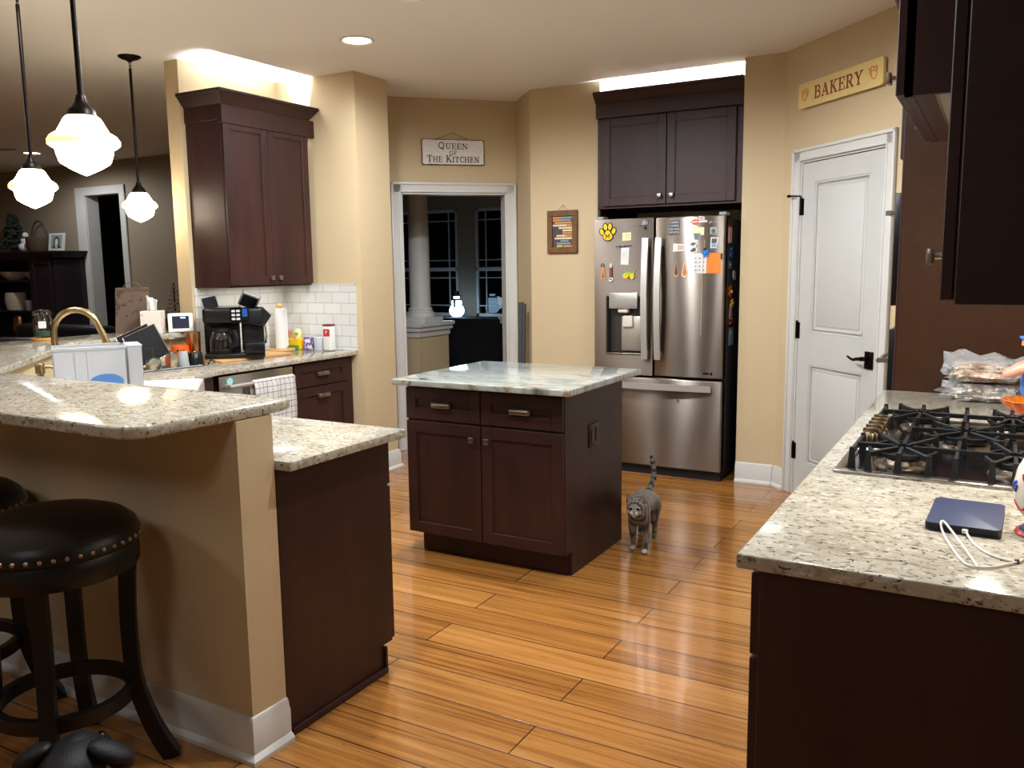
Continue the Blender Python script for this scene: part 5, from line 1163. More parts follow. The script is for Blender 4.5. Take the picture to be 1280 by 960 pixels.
# ---------------------------------------------------------------- sink corner and coffee side
ZL = .8902
fa = thing('kitchen_faucet', 'champagne gold gooseneck kitchen faucet arching over the sink', 'faucet', (-3.815, 2.395, ZL))
fd = Vector((.7071, .7071, 0)); fb = Vector((-3.815, 2.395, 0))
m = MB(); m.lathe([(0, 0), (.028, 0), (.028, .006), (.022, .012), (.018, .05), (.0155, .06), (0, .06)], c=(fb.x, fb.y, ZL), seg=24)
pts = [fb+Vector((0, 0, ZL+.05)), fb+Vector((0, 0, ZL+.285))] + [fb+fd*(.098-.098*math.cos(rad(a)))+Vector((0, 0, ZL+.285+.105*math.sin(rad(a)))) for a in range(15, 166, 15)]
m.tube(pts, .0145, 14); m.build('gooseneck', gold_m, fa)
m = MB(); e = pts[-1]; m.tube([e, e+fd*.02+Vector((0, 0, -.05)), e+fd*.035+Vector((0, 0, -.10)), e+fd*.045+Vector((0, 0, -.15))], [.0145, .016, .019, .021], 16); m.build('spray_head', gold_m, fa)
m = MB(); m.tube([fb+Vector((.0, -.0, ZL+.035)), fb+Vector((.03, -.03, ZL+.04)), fb+Vector((.065, -.07, ZL+.07))], [.010, .008, .006], 10); m.build('lever', gold_m, fa)
sd = thing('soap_dispenser', 'short champagne gold dispenser beside the faucet', 'soap dispenser', (-3.86, 2.30, ZL)); b = Vector((-3.66, 2.22, 0)); sd.location = (b.x, b.y, ZL)
m = MB(); m.lathe([(0, 0), (.022, 0), (.022, .01), (.014, .018), (.014, .12), (.02, .125), (.02, .165), (0, .168)], seg=18); m.build('pump', gold_m, sd, world=False); m = MB(); m.tube([(0, 0, .15), (.03, .03, .152), (.05, .05, .14)], .007, 10); m.build('nozzle', gold_m, sd, world=False)
# translucent bins
def bins():
    t = thing('storage_bin', 'translucent white plastic bin with a blue handle behind the bar ledge', 'bin', (-3.28, 2.20, ZL), rad(59))
    m = MB(); w, d, h, th = .265, .19, .262, .004
    m.box(-w/2, w/2, -d/2, -d/2+th, 0, h, .0015, 1); m.box(-w/2, w/2, d/2-th, d/2, 0, h, .0015, 1); m.box(-w/2, -w/2+th, -d/2, d/2, 0, h, .0015, 1); m.box(w/2-th, w/2, -d/2, d/2, 0, h, .0015, 1); m.box(-w/2, w/2, -d/2, d/2, 0, th)
    for z in (h-.012,): m.box(-w/2-.005, w/2+.005, -d/2-.006, -d/2+th, z, h+.002, .002, 1)
    for x in (-w/2+.075, -w/2+.12): m.box(x, x+.006, -d/2-.004, -d/2+.001, .0, h-.012, .001, 1)
    m.build('bin', plastic_m, t, world=False)
    m = MB(); m.slab(ellipse(.13, .07, 24, .055, .115), .006, Matrix.Translation((0, -d/2-.004, 0))); m.build('blue_handle', mat('handle_blue', '#5b8fd6', .35), t, world=False)
    t2 = thing('narrow_bin', 'narrow translucent bin standing at the end of the wider bin', 'bin', (-3.28+.169*.515, 2.20+.169*.857, ZL), rad(59)); 
    m = MB(); w = .054
    m.box(-w/2, w/2, -d/2, -d/2+.004, 0, h, .0015, 1); m.box(-w/2, w/2, d/2-.03, d/2-.026, 0, h, .0015, 1); m.box(-w/2, -w/2+.004, -d/2, d/2-.026, 0, h); m.box(w/2-.004, w/2, -d/2, d/2-.026, 0, h); m.box(-w/2, w/2, -d/2, d/2-.026, 0, .004)
    m.build('bin', plastic_m, t2, world=False); m = MB(); m.box(-w/2-.003, w/2+.003, -d/2-.003, d/2-.023, h-.006, h+.002, .002, 1); m.build('rim', plastic_m, t2, world=False)
    t3 = thing('blue_bowl', 'small blue plastic bowl beside the translucent bin', 'bowl', (-3.44, 2.06, ZL)); m = MB(); m.lathe([(0, 0), (.04, 0), (.06, .05), (.066, .105), (.062, .105), (.055, .05), (.036, .006), (0, .006)], seg=28); m.build('bowl', mat('bowl_blue', '#3c4fa8', .35), t3, world=False); m = MB(); m.lathe([(.063, .103), (.069, .106), (.063, .109)], seg=28, cap=False); m.build('rim', MATS['bowl_blue'], t3, world=False)
bins()
# drying tray with upturned glasses
dt = thing('drying_tray', 'dark drying mat holding upturned glasses beside the sink', 'tray', (-4.21, 3.27, ZL), rad(-10))
m = MB(); m.box(-.10, .09, -.22, .21, 0, .006, .002, 1); m.build('mat', mat('mat_dark', '#3a3a3e', .5), dt, world=False); m = MB(); m.tube([(-.10, -.22, .007), (.09, -.22, .007), (.09, .21, .007), (-.10, .21, .007)], .004, 6, closed=True); m.build('rim', grey_m, dt, world=False)
ZT = ZL+.0075
def wineglass(x, y, r, h, label, name='wine_glass'):
    t = thing(name, label, 'glass', (x, y, ZT)); m = MB()
    bh = h*.55
    m.lathe([(r*.82, 0), (r*.95, bh*.25), (r, bh*.5), (r*.8, bh*.85), (r*.25, bh*1.02), (.004, bh*1.08), (.004, h-.006), (r*.3, h-.004), (r*.8, h-.002), (r*.8, h), (.0, h), ], seg=28, cap=False)
    m.lathe([(r*.79, 0), (r*.92, bh*.25), (r*.965, bh*.5), (r*.76, bh*.85), (r*.2, bh), (0, bh*1.01)], seg=28, cap=False)
    m.build('bowl', glass_m, t, world=False); return t
wineglass(-4.17, 3.315, .036, .168, 'upturned wine glass with its foot in the air on the drying mat')
wineglass(-4.165, 3.19, .046, .125, 'wide upturned glass closest to the translucent bins')
t = thing('plastic_cup', 'small clear plastic cup upturned beside the wine glass', 'cup', (-4.16, 3.39, ZT)); m = MB(); m.lathe([(.034, 0), (.026, .085), (.024, .088), (0, .088), (0, .085), (.0235, .084), (.032, 0)], seg=24, cap=False); m.build('wall', mat('frosted', '#dfe3e3', .2, trans=.6, ior=1.2), t, world=False); m = MB(); m.lathe([(0, 0), (.026, 0), (.018, .04), (0, .042)], seg=20); m.build('grey_insert', grey_m, t, world=False)
t = thing('black_cup', 'black pleated cup in front of the orange pot', 'cup', (-4.17, 3.485, ZL)); m = MB(); m.lathe([(0, 0), (.05, 0), (.046, .03), (.040, .075), (.036, .08), (0, .08)], seg=48, flute=lambda a, z: 1+.025*math.cos(a*16)); m.build('body', black_m, t, world=False); m = MB(); m.sph((0, 0, .082), .007, 8); m.build('top_stud', chrome_m, t, world=False)
t = thing('orange_pot', 'bright orange pot with a dark face behind the black cup', 'pot', (-4.285, 3.475, ZL)); m = MB(); m.lathe([(0, 0), (.038, 0), (.05, .04), (.052, .08), (.047, .118), (.042, .118), (.044, .08), (0, .06)], seg=32, flute=lambda a, z: 1+.03*math.cos(a*8)); m.build('body', mat('pumpkin', '#ea5f12', .35), t, world=False); m = MB(); q = Vector((.8, -.6, 0))*.051; fr_ = frame((q.x, q.y, .088), (.6, .8, 0), (.8, -.6, 0)); m.slab([(-.022, .012), (-.008, .002), (-.02, -.01)], .004, fr_); m.slab([(.022, .012), (.008, .002), (.02, -.01)], .004, fr_); m.slab(ellipse(.02, .012, 10), .005, fr_); m.build('face', blackmatt_m, t, world=False)
t = thing('copper_tumbler', 'tall brushed copper tumbler beside the coffee machine', 'tumbler', (-4.30, 3.585, ZL)); m = MB(); m.lathe([(0, 0), (.034, 0), (.036, .004), (.038, .06), (.042, .075), (.046, .18), (.046, .186), (.042, .186), (.036, .03), (0, .02)], seg=32); m.build('body', copper_m, t, world=False); m = MB(); m.lathe([(.045, .184), (.0475, .188), (.043, .19)], seg=32, cap=False); m.build('rim', steel2_m, t, world=False)
for i, (x, y, lb) in enumerate(((-4.16, 3.60, 'small shiny steel trinket at the corner of the cutting board'), (-4.13, 3.565, 'shiny steel trinket a little in front of the cutting board corner'))):
    t = thing('steel_trinket', lb, 'trinket', (x, y, ZL)); m = MB(); m.lathe([(0, 0), (.02, 0), (.02, .012), (.015, .018), (0, .019)], seg=18); m.build('dome', chrome_m, t, world=False); m = MB(); m.sph((0, 0, .022), .006, 8); m.build('knob', blackmatt_m, t, world=False)
# baking sheets leaning on the bar wall
for i, (dx, lb) in enumerate(((0, 'dark baking sheet leaning behind the glasses, in front of another'), (-.03, 'second dark baking sheet leaning behind the first'))):
    c = ox(190-22*i, 459, -4.33) if False else Vector((-4.295, 3.315, ZL+.012)) + Vector((-.048, -.012, 0))*i; M = frame(tuple(c), (.6, .8, 0), (.8, -.6, 0)) @ Matrix.Rotation(rad(7), 4, 'X') @ Matrix.Rotation(rad(-24), 4, 'Y')
    t = thing('baking_sheet', lb, 'baking sheet', tuple(c), group='leaning baking sheets'); m = MB(); m.box(-.095, .095, 0, .004, 0.03, .225, .001, 1, M=M); m.build('sheet', mat('nonstick%d' % i, '#26272b', .35, metal=.4), t); m = MB()
    m.tube([M @ Vector(p) for p in ((-.095, .006, .03), (.095, .006, .03), (.095, .006, .225), (-.095, .006, .225))], .0045, 8, closed=True); m.build('rolled_rim', steel2_m, t)
# cutting board under the coffee machine
m = MB(); m.prism([(-4.44, 3.66), (-4.10, 3.62), (-4.08, 4.20), (-4.42, 4.22)], ZL, ZL+.014, .003, 2); tag(m.build('cutting_board', wood_l, loc=(-4.26, 3.9, ZL)), 'flat pale wooden board under the coffee machine', 'cutting board')
def coffee():
    zb = ZL+.0145; t = thing('coffee_machine', 'black dual coffee machine with raised lid under the wall cabinet', 'coffee machine', (-4.225, 3.85, zb), math.atan2(.72, .69)); t.scale = (1.1, 1.02, 1.02)
    # own frame: x along the width, -y towards the room
    m = MB(); m.box(-.165, .165, -.13, .12, 0, .03, .008, 2); m.build('base', black_m, t, world=False)
    m = MB(); m.box(-.165, .03, .0, .12, .03, .22, .006, 2); m.box(-.165, .05, -.13, .12, .215, .315, .022, 4); m.build('body', black_m, t, world=False)
    m = MB(); m.box(.04, .165, -.03, .12, .03, .24, .02, 3); m.prism(rounded(.13, .19, .03, 5, .04, -.11), .21, .305, .012, 3); sb_ = m.build('single_serve_side', mat('black_satin', '#17181b', .35), t, world=False)
    m = MB(); A = Matrix.Translation((.095, .06, .31)) @ Matrix.Rotation(rad(118), 4, 'X'); m.slab([(.09, .305), (.165, .305), (.208, .255), (.17, .195), (.09, .205)], .17, Matrix.Translation((0, -.10, 0))); m.build('brew_head', MATS['black_satin'], sb_, world=False); m = MB(); m.box(-.055, .055, -.105, .0, -.03, .012, .015, 3, M=Matrix.Translation((.075, .055, .312)) @ Matrix.Rotation(rad(24), 4, 'Y') @ Matrix.Rotation(rad(-62), 4, 'X')); m.build('raised_lid', mat('lid_grey', '#8d8a86', .35), t, world=False)
    m = MB(); m.box(-.045, .045, -.096, -.012, -.034, -.028, .004, 1, M=Matrix.Translation((.075, .055, .312)) @ Matrix.Rotation(rad(24), 4, 'Y') @ Matrix.Rotation(rad(-62), 4, 'X')); m.build('lid_lining', black_m, t, world=False)
    m = MB(); m.box(-.14, -.06, -.006, .0, .0, .085, .004, 1, M=Matrix.Translation((-.02, .07, .312)) @ Matrix.Rotation(rad(-14), 4, 'X') @ Matrix.Rotation(rad(-13), 4, 'Y')); m.build('reservoir_lid', mat('smoked', '#20242b', .06), t, world=False)
    m = MB(); m.box(-.015, .085, -.1325, -.128, .225, .312, .004, 1); cp = m.build('control_panel', mat('panel_black', '#0a0b10', .12), t, world=False)
    m = MB()
    for r in range(3):
        for k in range(2): m.box(-.008+.026*k, .012+.026*k, -.1345, -.132, .236+.024*r, .25+.024*r, .003, 2)
    m.build('buttons', mat('button_silver', '#c8c6bf', .35), cp, world=False)
    m = MB(); m.box(.05, .078, -.1342, -.132, .255, .305, .002, 1); m.build('display', mat('lcd_blue', '#23407a', .2, emit='#2f5cb0', estr=.18), cp, world=False)
    m = MB(); m.box(-.1655, -.1645, -.09, -.06, .07, .30); m.build('water_gauge', mat('gauge', '#b8bcbe', .3), t, world=False)
    m = MB(); m.lathe([(0, .032), (.062, .032), (.066, .045), (.066, .11), (.055, .15), (.045, .165), (.042, .165), (.052, .148), (.063, .11), (.063, .048), (0, .036)], c=(-.07, -.06, 0), seg=32, cap=False); cf = m.build('carafe', glass_m, t, world=False)
    m = MB(); m.lathe([(0, .165), (.05, .165), (.05, .18), (.03, .19), (0, .19)], c=(-.07, -.06, 0), seg=28); m.build('carafe_lid', blackmatt_m, cf, world=False)
    m = MB(); m.tube([(-.025, -.105, .165), (.0, -.13, .165), (.012, -.142, .13), (.008, -.138, .085), (-.02, -.11, .07)], 1., rect=(.016, .022)); m.build('carafe_handle', blackmatt_m, cf, world=False)
    m = MB(); m.box(.055, .165, -.15, -.03, .03, .095, .005, 2); m.build('cup_platform', black_m, t, world=False)
    m = MB(); m.tube([(.172, -.02, .19), (.176, -.02, .13), (.17, -.02, .08)], .006, 8); m.build('side_trim', chrome_m, t, world=False)
coffee()
# paper towel holder and pantry odds and ends
pt = thing('paper_towel_holder', 'nearly finished paper towel roll on a round wooden stand', 'paper towel holder', (-4.345, 4.375, ZL))
m = MB(); m.lathe([(0, 0), (.092, 0), (.095, .006), (.092, .014), (0, .015)], seg=36); m.build('base', wood_l, pt, world=False); m = MB(); m.lathe([(0, .28), (.011, .28), (.012, .295), (.023, .303), (.024, .318), (.015, .328), (0, .33)], seg=20); m.build('finial', wood_l, pt, world=False)
m = MB(); m.lathe([(0, .016), (.040, .016), (.0405, .296), (.018, .296), (0, .29)], seg=28); m.box(.035, .039, -.002, .03, .03, .29); m.build('roll', tissue_m, pt, world=False)
t = thing('yellow_box', 'yellow and green food box beside the paper towels', 'box', (-4.335, 4.515, ZL)); m = MB(); m.box(-.055, .055, -.035, .035, 0, .075, .002, 1); m.build('carton', yellow_m, t, world=False); m = MB(); m.prism([(-.054, -.0358), (.054, -.0358), (.054, -.0352), (-.054, -.0352)], .002, .03); m.slab([(-.05, .06), (-.03, .06), (-.03, .05), (-.05, .05)], .0008, frame((0, -.0352, 0), PX_, NY)); m.build('green_band', mat('band_green', '#5f9a2c', .5), t, world=False)
t = thing('yellow_cup', 'small pale yellow rounded cup standing on the yellow box', 'cup', (-4.32, 4.515, ZL+.0755)); m = MB(); m.lathe([(0, 0), (.02, 0), (.028, .02), (.028, .045), (.018, .066), (0, .07)], seg=24); m.build('body', mat('pale_lemon', '#e6dc9a', .4), t, world=False); m = MB(); m.sph((.012, -.024, .036), .011, 10); m.build('spot', mat('olive', '#8a9a4a', .5), t, world=False)
t = thing('spice_jar', 'small pink-topped spice jar between the paper towels and the yellow cup', 'jar', (-4.395, 4.515, ZL+.0755)); m = MB(); m.lathe([(0, 0), (.016, 0), (.016, .045), (.012, .05), (0, .05)], seg=18); m.build('jar', mat('amber_jar', '#b98a4a', .3), t, world=False); m = MB(); m.lathe([(0, .05), (.015, .05), (.015, .066), (0, .067)], seg=18); m.build('cap', mat('pink_cap', '#d99aa0', .4), t, world=False)
t = thing('purple_packet', 'small purple and white printed packet on the coffee side worktop', 'box', (-4.205, 4.515, ZL)); m = MB(); m.box(-.045, .045, -.022, .022, 0, .088, .002, 1); m.build('carton', purplepack_m, t, world=False); m = MB(); m.box(-.03, .02, -.0227, -.0218, .05, .075); m.box(-.01, .035, -.0227, -.0218, .012, .03); m.build('label', paper_m, t, world=False)
t = thing('measuring_cup', 'clear plastic beaker between the purple packet and the tall tub', 'cup', (-4.105, 4.49, ZL)); m = MB(); m.lathe([(0, 0), (.03, 0), (.036, .09), (.034, .09), (.0285, .004), (0, .004)], seg=26, cap=False); m.build('wall', mat('frosted2', '#e6ebee', .15, trans=.6, ior=1.2), t, world=False); m = MB(); m.lathe([(.0345, .088), (.038, .091), (.0345, .094)], seg=26, cap=False); m.build('rim', mat('frosted3', '#eef2f4', .2, trans=.4, ior=1.2), t, world=False)
t = thing('tall_tub', 'tall white tub with a dark red label and lid in the tile corner', 'tub', (-4.03, 4.515, ZL)); m = MB(); m.box(-.035, .035, -.028, .028, 0, .172, .008, 3); m.build('tub', paper_m, t, world=False); m = MB(); m.box(-.036, .036, -.029, .029, .168, .184, .006, 2); m.build('lid', mat('lid_maroon', '#7a2a33', .4), t, world=False); m = MB(); m.box(-.026, .03, -.0292, -.0282, .10, .15); m.build('label', red_m, t, world=False); m = MB(); text_bm(m, 'P', .035, frame((.0, -.0294, .126), PX_, NY)); m.build('label_letter', paper_m, t, world=False)
# ---------------------------------------------------------------- on the bar ledge
ZB = 1.0672
t = thing('candle_jar', 'lidded glass candle jar with green wax on a wooden coaster', 'candle', (-4.79, 2.945, ZB+.0155)); m = MB(); m.lathe([(0, 0), (.048, 0), (.052, .006), (.052, .10), (.044, .118), (.044, .128), (.041, .128), (.041, .117), (.048, .10), (.048, .008), (0, .006)], seg=32, cap=False); m.build('jar', glass_m, t, world=False); m = MB(); m.lathe([(0, .008), (.0465, .008), (.0465, .036), (0, .036)], seg=28); m.build('wax', wax_m, t, world=False); m = MB(); m.lathe([(0, .128), (.05, .128), (.052, .136), (.046, .15), (.03, .158), (0, .16)], seg=28); m.build('lid', glass_m, t, world=False); m = MB(); m.slab(rounded(.04, .04, .004, 2), .001, frame((.0425, -.03, .075), (.57, .82, 0), (.82, -.57, 0))); m.build('label', paper_m, t, world=False)
m = MB(); m.lathe([(0, 0), (.066, 0), (.068, .004), (.066, .015), (0, .015)], seg=32); tag(m.build('coaster', mat('coaster_wood', '#c4893f', .45), loc=(0, 0, 0)), 'round wooden coaster under the green candle jar', 'coaster').location = (-4.79, 2.945, ZB)
t = thing('gift_bag', 'brown gift bag printed with dark sprigs on the bar ledge', 'gift bag', (-4.765, 3.53, ZB), rad(52)); m = MB(); m.frus((-.112, .112, -.045, .045), 0, (-.098, .098, -.012, .012), .265); m.box(-.098, .098, -.014, .014, .262, .285, .003, 1); m.build('bag', gift_m, t, world=False); m = MB(); m.tube([(.05*math.cos(a), -.016, .283+.035*math.sin(a)) for a in [PI*k/10 for k in range(11)]], .0025, 6); m.build('cord_handle', brownframe_m, t, world=False)
t = thing('tissue_box', 'white floral tissue box with a tissue pulled up on the bar ledge', 'tissue box', (-4.60, 3.54, ZB), rad(38)); m = MB(); m.box(-.06, .06, -.06, .06, 0, .14, .002, 1); m.build('carton', tissuebox_m, t, world=False)
tb_ = bmesh.new(); rows = []
for j in range(6):
    f = j/5; rows.append([tb_.verts.new(((-.03+.06*i/8)*(1+.35*f*(1 if i > 4 else .4))+.006*f*math.sin(i*2.2), .012*math.sin(i*1.3+j*.4)*(1-.2*f), .139+.10*f*(1-.35*(i/8)*f)+.004*math.sin(i*2+j))) for i in range(9)])
for a_, b_ in zip(rows, rows[1:]):
    for i in range(8): tb_.faces.new((a_[i], a_[i+1], b_[i+1], b_[i]))
m = MB(); m._add(tb_); o = m.build('tissue', tissue_m, t, world=False); md = o.modifiers.new('s', 'SOLIDIFY'); md.thickness = .002
t = thing('digital_frame', 'small white-framed display screen in front of the tissue box', 'display', (-4.48, 3.65, ZB), math.atan2(.78, .62)); A = Matrix.Rotation(rad(-16), 4, 'X'); m = MB(); m.box(-.075, .075, -.008, .014, 0.002, .125, .008, 3, M=A); m.box(-.03, .03, .01, .05, .002, .06, .004, 2); m.build('frame', mat('frame_cream', '#e8e4d8', .4), t, world=False); m = MB(); m.box(-.05, .05, -.0092, -.007, .024, .104, M=A); m.build('screen', mat('screen_dark', '#20253a', .08), t, world=False); m = MB(); m.box(.0, .03, -.0096, -.009, .088, .098, M=A); m.build('screen_glow', mat('screen_text', '#9fb4e0', .3, emit='#9fb8ff', estr=1.), t, world=False)
# ---------------------------------------------------------------- living room
hu = thing('china_hutch', 'dark china hutch with glassware on open shelves in the living room', 'hutch', (-10.75, 6.42, 0))
HX0, HX1, HY0, HY1 = -11.75, -9.80, 6.22, 6.64
m = MB(); m.box(HX0, HX0+.04, HY0, HY1, 0, 1.64); m.box(HX1-.04, HX1, HY0, HY1, 0, 1.64); m.box(HX0, HX1, HY1-.02, HY1, 0, 1.64); m.box(HX0, HX1, HY0, HY1, 1.60, 1.64); m.box(HX0, HX1, HY0, HY1, .06, .62, .004, 1); m.box(-10.30, -10.22, HY0, HY0+.03, .62, 1.6); m.build('carcass', darkwood_m, hu)
for z in (1.335, .96, .625): m = MB(); m.box(HX0+.04, HX1-.04, HY0+.03, HY1-.02, z, z+.02); m.build('shelf', darkwood_m, hu)
m = MB(); m.frus((HX0, HX1, HY0, HY1), 1.62, (HX0-.06, HX1+.06, HY0-.06, HY1), 1.685); m.box(HX0-.07, HX1+.07, HY0-.07, HY1, 1.683, 1.703, .003, 1); m.build('crown', darkwood_m, hu)
M = frame((-10.22, HY0-.001, .63), PX_, NY); m = MB(); shaker(m, .38, .97, M, .02, .05, .016); m.build('door', darkwood_m, hu)
def small(name, label, cat, x, z, prof, mm, y=6.38, rim=None):
    t = thing(name, label, cat, (x, y, z)); m = MB(); m.lathe(prof, seg=24); m.build('body', mm, t, world=False)
    m = MB(); r, h = prof[-2] if prof[-1][0] == 0 else prof[-1]; m.lathe([(r*.96, h-.002), (r*1.02, h+.002), (r*.94, h+.004)], seg=24, cap=False); m.build('rim', mm, t, world=False); return t
cer = mat('hutch_ceramic', '#b8a58e', .35); dgl = mat('hutch_glass', '#b9b4b4', .08, trans=.5)
small('serving_platter', 'pale oval platter on the top shelf of the hutch', 'platter', -10.86, 1.356, [(0, 0), (.08, 0), (.15, .05), (.18, .10), (.17, .10), (0, .03)], cer)
small('glass_bowl', 'small glass bowl on the top shelf of the hutch', 'bowl', -10.45, 1.356, [(0, 0), (.06, 0), (.11, .05), (.12, .10), (.11, .10), (0, .02)], dgl)
small('pitcher', 'pale patterned pitcher on the middle shelf of the hutch', 'pitcher', -10.9, .981, [(0, 0), (.11, 0), (.13, .12), (.12, .2), (.11, .215), (0, .2)], cer)
small('goblet', 'cut glass goblet at the end of the hutch middle shelf', 'glass', -10.42, .981, [(0, 0), (.05, 0), (.01, .02), (.012, .07), (.06, .12), (.065, .18), (.06, .18), (0, .1)], dgl)
small('tumbler', 'cut glass tumbler beside the goblet in the hutch', 'glass', -10.60, .981, [(0, 0), (.05, 0), (.065, .12), (.06, .12), (0, .02)], dgl)
small('copper_vase', 'tall copper-coloured vase on the lowest shelf of the hutch', 'vase', -10.85, .646, [(0, 0), (.06, 0), (.09, .1), (.07, .25), (.06, .255), (0, .2)], copper_m)
small('copper_mug', 'small copper-coloured mug on the lowest shelf of the hutch', 'mug', -10.53, .646, [(0, 0), (.07, 0), (.075, .16), (.07, .16), (0, .03)], copper_m)
t = thing('photo_frame', 'white-framed portrait photo of a person on the hutch top', 'photo frame', (-10.0, 6.40, 1.7035)); A = Matrix.Rotation(rad(-8), 4, 'X'); m = MB()
for x0, x1, z0, z1 in ((-.15, .15, .0, .03), (-.15, .15, .19, .215), (-.15, -.115, .03, .19), (.115, .15, .03, .19)): m.box(x0, x1, -.01, .01, z0, z1, M=A)
m.box(-.02, .02, .0, .06, 0, .1); m.build('frame', white_m, t, world=False); m = MB(); m.box(-.116, .116, -.004, .004, .029, .191, M=A); ph_ = m.build('print', mat('photo_grey', '#8e9a98', .4), t, world=False)
m = MB(); Fp = A @ Matrix.Translation((0, -.0045, .11)) @ frame((0, 0, 0), PX_, NY); m.slab(ellipse(.12, .13, 20, 0, .0), .0006, Fp); m.slab([(-.09, -.08), (.09, -.08), (.05, -.03), (-.05, -.03)], .0007, Fp); m.build('dark_hair', mat('photo_dark', '#3c4244', .5), ph_, world=False); m = MB(); m.slab(ellipse(.062, .08, 18, 0, .0), .0012, Fp); m.build('face_tone', mat('photo_light', '#cfd2cc', .5), ph_, world=False)
t = thing('twig_basket', 'round twig basket with a tall hooped handle on the hutch top', 'basket', (-10.36, 6.42, 1.7035)); m = MB(); m.lathe([(0, 0), (.12, 0), (.15, .06), (.155, .17), (.145, .17), (.14, .06), (0, .02)], seg=28); m.build('bowl', wicker_m, t, world=False); m = MB(); m.tube([(.15*math.cos(a), .0, .15+.225*math.sin(a)) for a in [PI*k/16 for k in range(17)]], .013, 8); m.tube([(.14*math.cos(a), .03, .15+.17*math.sin(a)) for a in [PI*k/16 for k in range(17)]], .007, 8); m.build('hoop_handle', wicker_m, t, world=False)
t = thing('snowman_figure', 'small white snowman figure between the basket and the dark tree', 'figurine', (-10.62, 6.40, 1.7035)); m = MB(); m.sph((0, 0, .06), .085, 18, sc=(1, 1, .75)); m.sph((0, 0, .14), .055, 16); m.build('body', tissue_m, t, world=False); m = MB(); m.sph((.01, 0, .205), .038, 14); m.build('head', tissue_m, t, world=False); m = MB(); m.tube([(.045*math.cos(a), .045*math.sin(a), .175) for a in [2*PI*k/16 for k in range(16)]], .012, 8, closed=True); m.build('scarf', mat('scarf_dark', '#5a3d3a', .8), t, world=False)
t = thing('table_tree', 'small dark green tabletop tree beside the snowman figure', 'tree', (-10.93, 6.44, 1.7035)); m = MB(); m.lathe([(0, 0), (.03, 0), (.025, .08), (0, .08)], seg=12); m.build('trunk', wicker_m, t, world=False)
m = MB(); random.seed(11)
for k in range(150):
    h = .05+.42*random.random(); r = .19*(1-(h-.04)/.5)*(.55+.45*random.random()); a = 2*PI*random.random(); m.sph((r*math.cos(a), r*math.sin(a), h), .028, 6, sc=(1.2, 1.2, .7))
m.build('foliage', mat('tree_green', '#26332a', .8, var=.3), t, world=False)
so = thing('leather_sofa', 'black leather sofa seen from behind beyond the bar', 'sofa', (-8.75, 5.95, 0)); m = MB(); m.box(-.75, .75, -.45, -.2, .08, .89, .07, 4); m.build('backrest', sofa_m, so, world=False); m = MB(); m.box(-.62, .62, -.2, .42, .1, .46, .05, 3); m.build('seat', sofa_m, so, world=False)
for s in (-1, 1): m = MB(); m.box(.60*s-.13, .60*s+.13, -.44, .42, .08, .64, .06, 3); m.build('arm', sofa_m, so, world=False)
ra = thing('recliner', 'dark recliner back showing past the sofa end', 'armchair', (-7.45, 4.5, 0), rad(20)); m = MB(); m.box(-.38, .38, -.4, -.18, .1, .90, .09, 4); m.build('backrest', sofa_m, ra, world=False); m = MB(); m.box(-.3, .3, -.2, .38, .1, .46, .06, 3); m.build('seat', sofa_m, ra, world=False)
for s in (-1, 1): m = MB(); m.box(.36*s-.1, .36*s+.1, -.36, .38, .1, .62, .06, 3); m.build('arm', sofa_m, ra, world=False)
ts = thing('console_table', 'brown console table behind the wall end in the living room', 'table', (-6.45, 5.15, 0)); m = MB(); m.box(-.42, .40, -.17, .17, 1.0, 1.04, .004, 1); m.build('table_top', mat('mahogany', '#4a2419', .35, var=.2, vscale=20), ts, world=False); m = MB(); m.box(-.38, .36, -.14, .14, .88, 1.0, .003, 1); m.build('drawer_apron', MATS['mahogany'], ts, world=False)
for x in (-.36, .34):
    for y in (-.13, .13): m = MB(); m.frus((x-.018, x+.018, y-.018, y+.018), 0, (x-.025, x+.025, y-.025, y+.025), .89); m.build('leg', MATS['mahogany'], ts, world=False)
q_ = oy(219.5, 395, 5.12)
t = thing('beaded_ornament', 'openwork beaded tree-shaped ornament on the console table', 'ornament', (q_.x, 5.12, 1.0405)); m = MB(); m.lathe([(0, 0), (.05, 0), (.045, .01), (.008, .02), (.006, .30), (0, .31)], seg=16); m.build('stem', bronze_m, t, world=False); m = MB()
for j in range(7):
    r = .075*(1-j/7.5); n_ = max(3, 9-j)
    for k in range(n_): m.sph((r*math.cos(2*PI*k/n_+j), r*math.sin(2*PI*k/n_+j), .05+.036*j), .0115, 8)
m.build('beads', mat('bead_glass', '#a8968a', .12, metal=.4), t, world=False)
fn = thing('ceiling_fan', 'dark ceiling fan far off in the living room', 'ceiling fan', (-8.0, 4.05, CEIL)); m = MB(); m.cyl((0, 0, -.16), .014, .16, seg=12); m.lathe([(0, 0), (.06, 0), (.05, -.04), (.02, -.05), (0, -.05)], seg=20); m.build('downrod', bronze_m, fn, world=False); m = MB(); m.lathe([(0, -.15), (.07, -.16), (.11, -.2), (.11, -.26), (.06, -.29), (0, -.3)], seg=28); m.build('motor', bronze_m, fn, world=False)
for k in range(4): m = MB(); A = Matrix.Rotation(rad(38+90*k), 4, 'Z'); m.slab([(.1, -.03), (.18, -.05), (.66, -.065), (.70, .0), (.66, .065), (.18, .05), (.1, .03)], .008, A @ Matrix.Translation((0, 0, -.235)) @ Matrix.Rotation(rad(-80), 4, 'X')); m.build('blade', mat('blade_dark', '#4a423c', .5), fn, world=False)
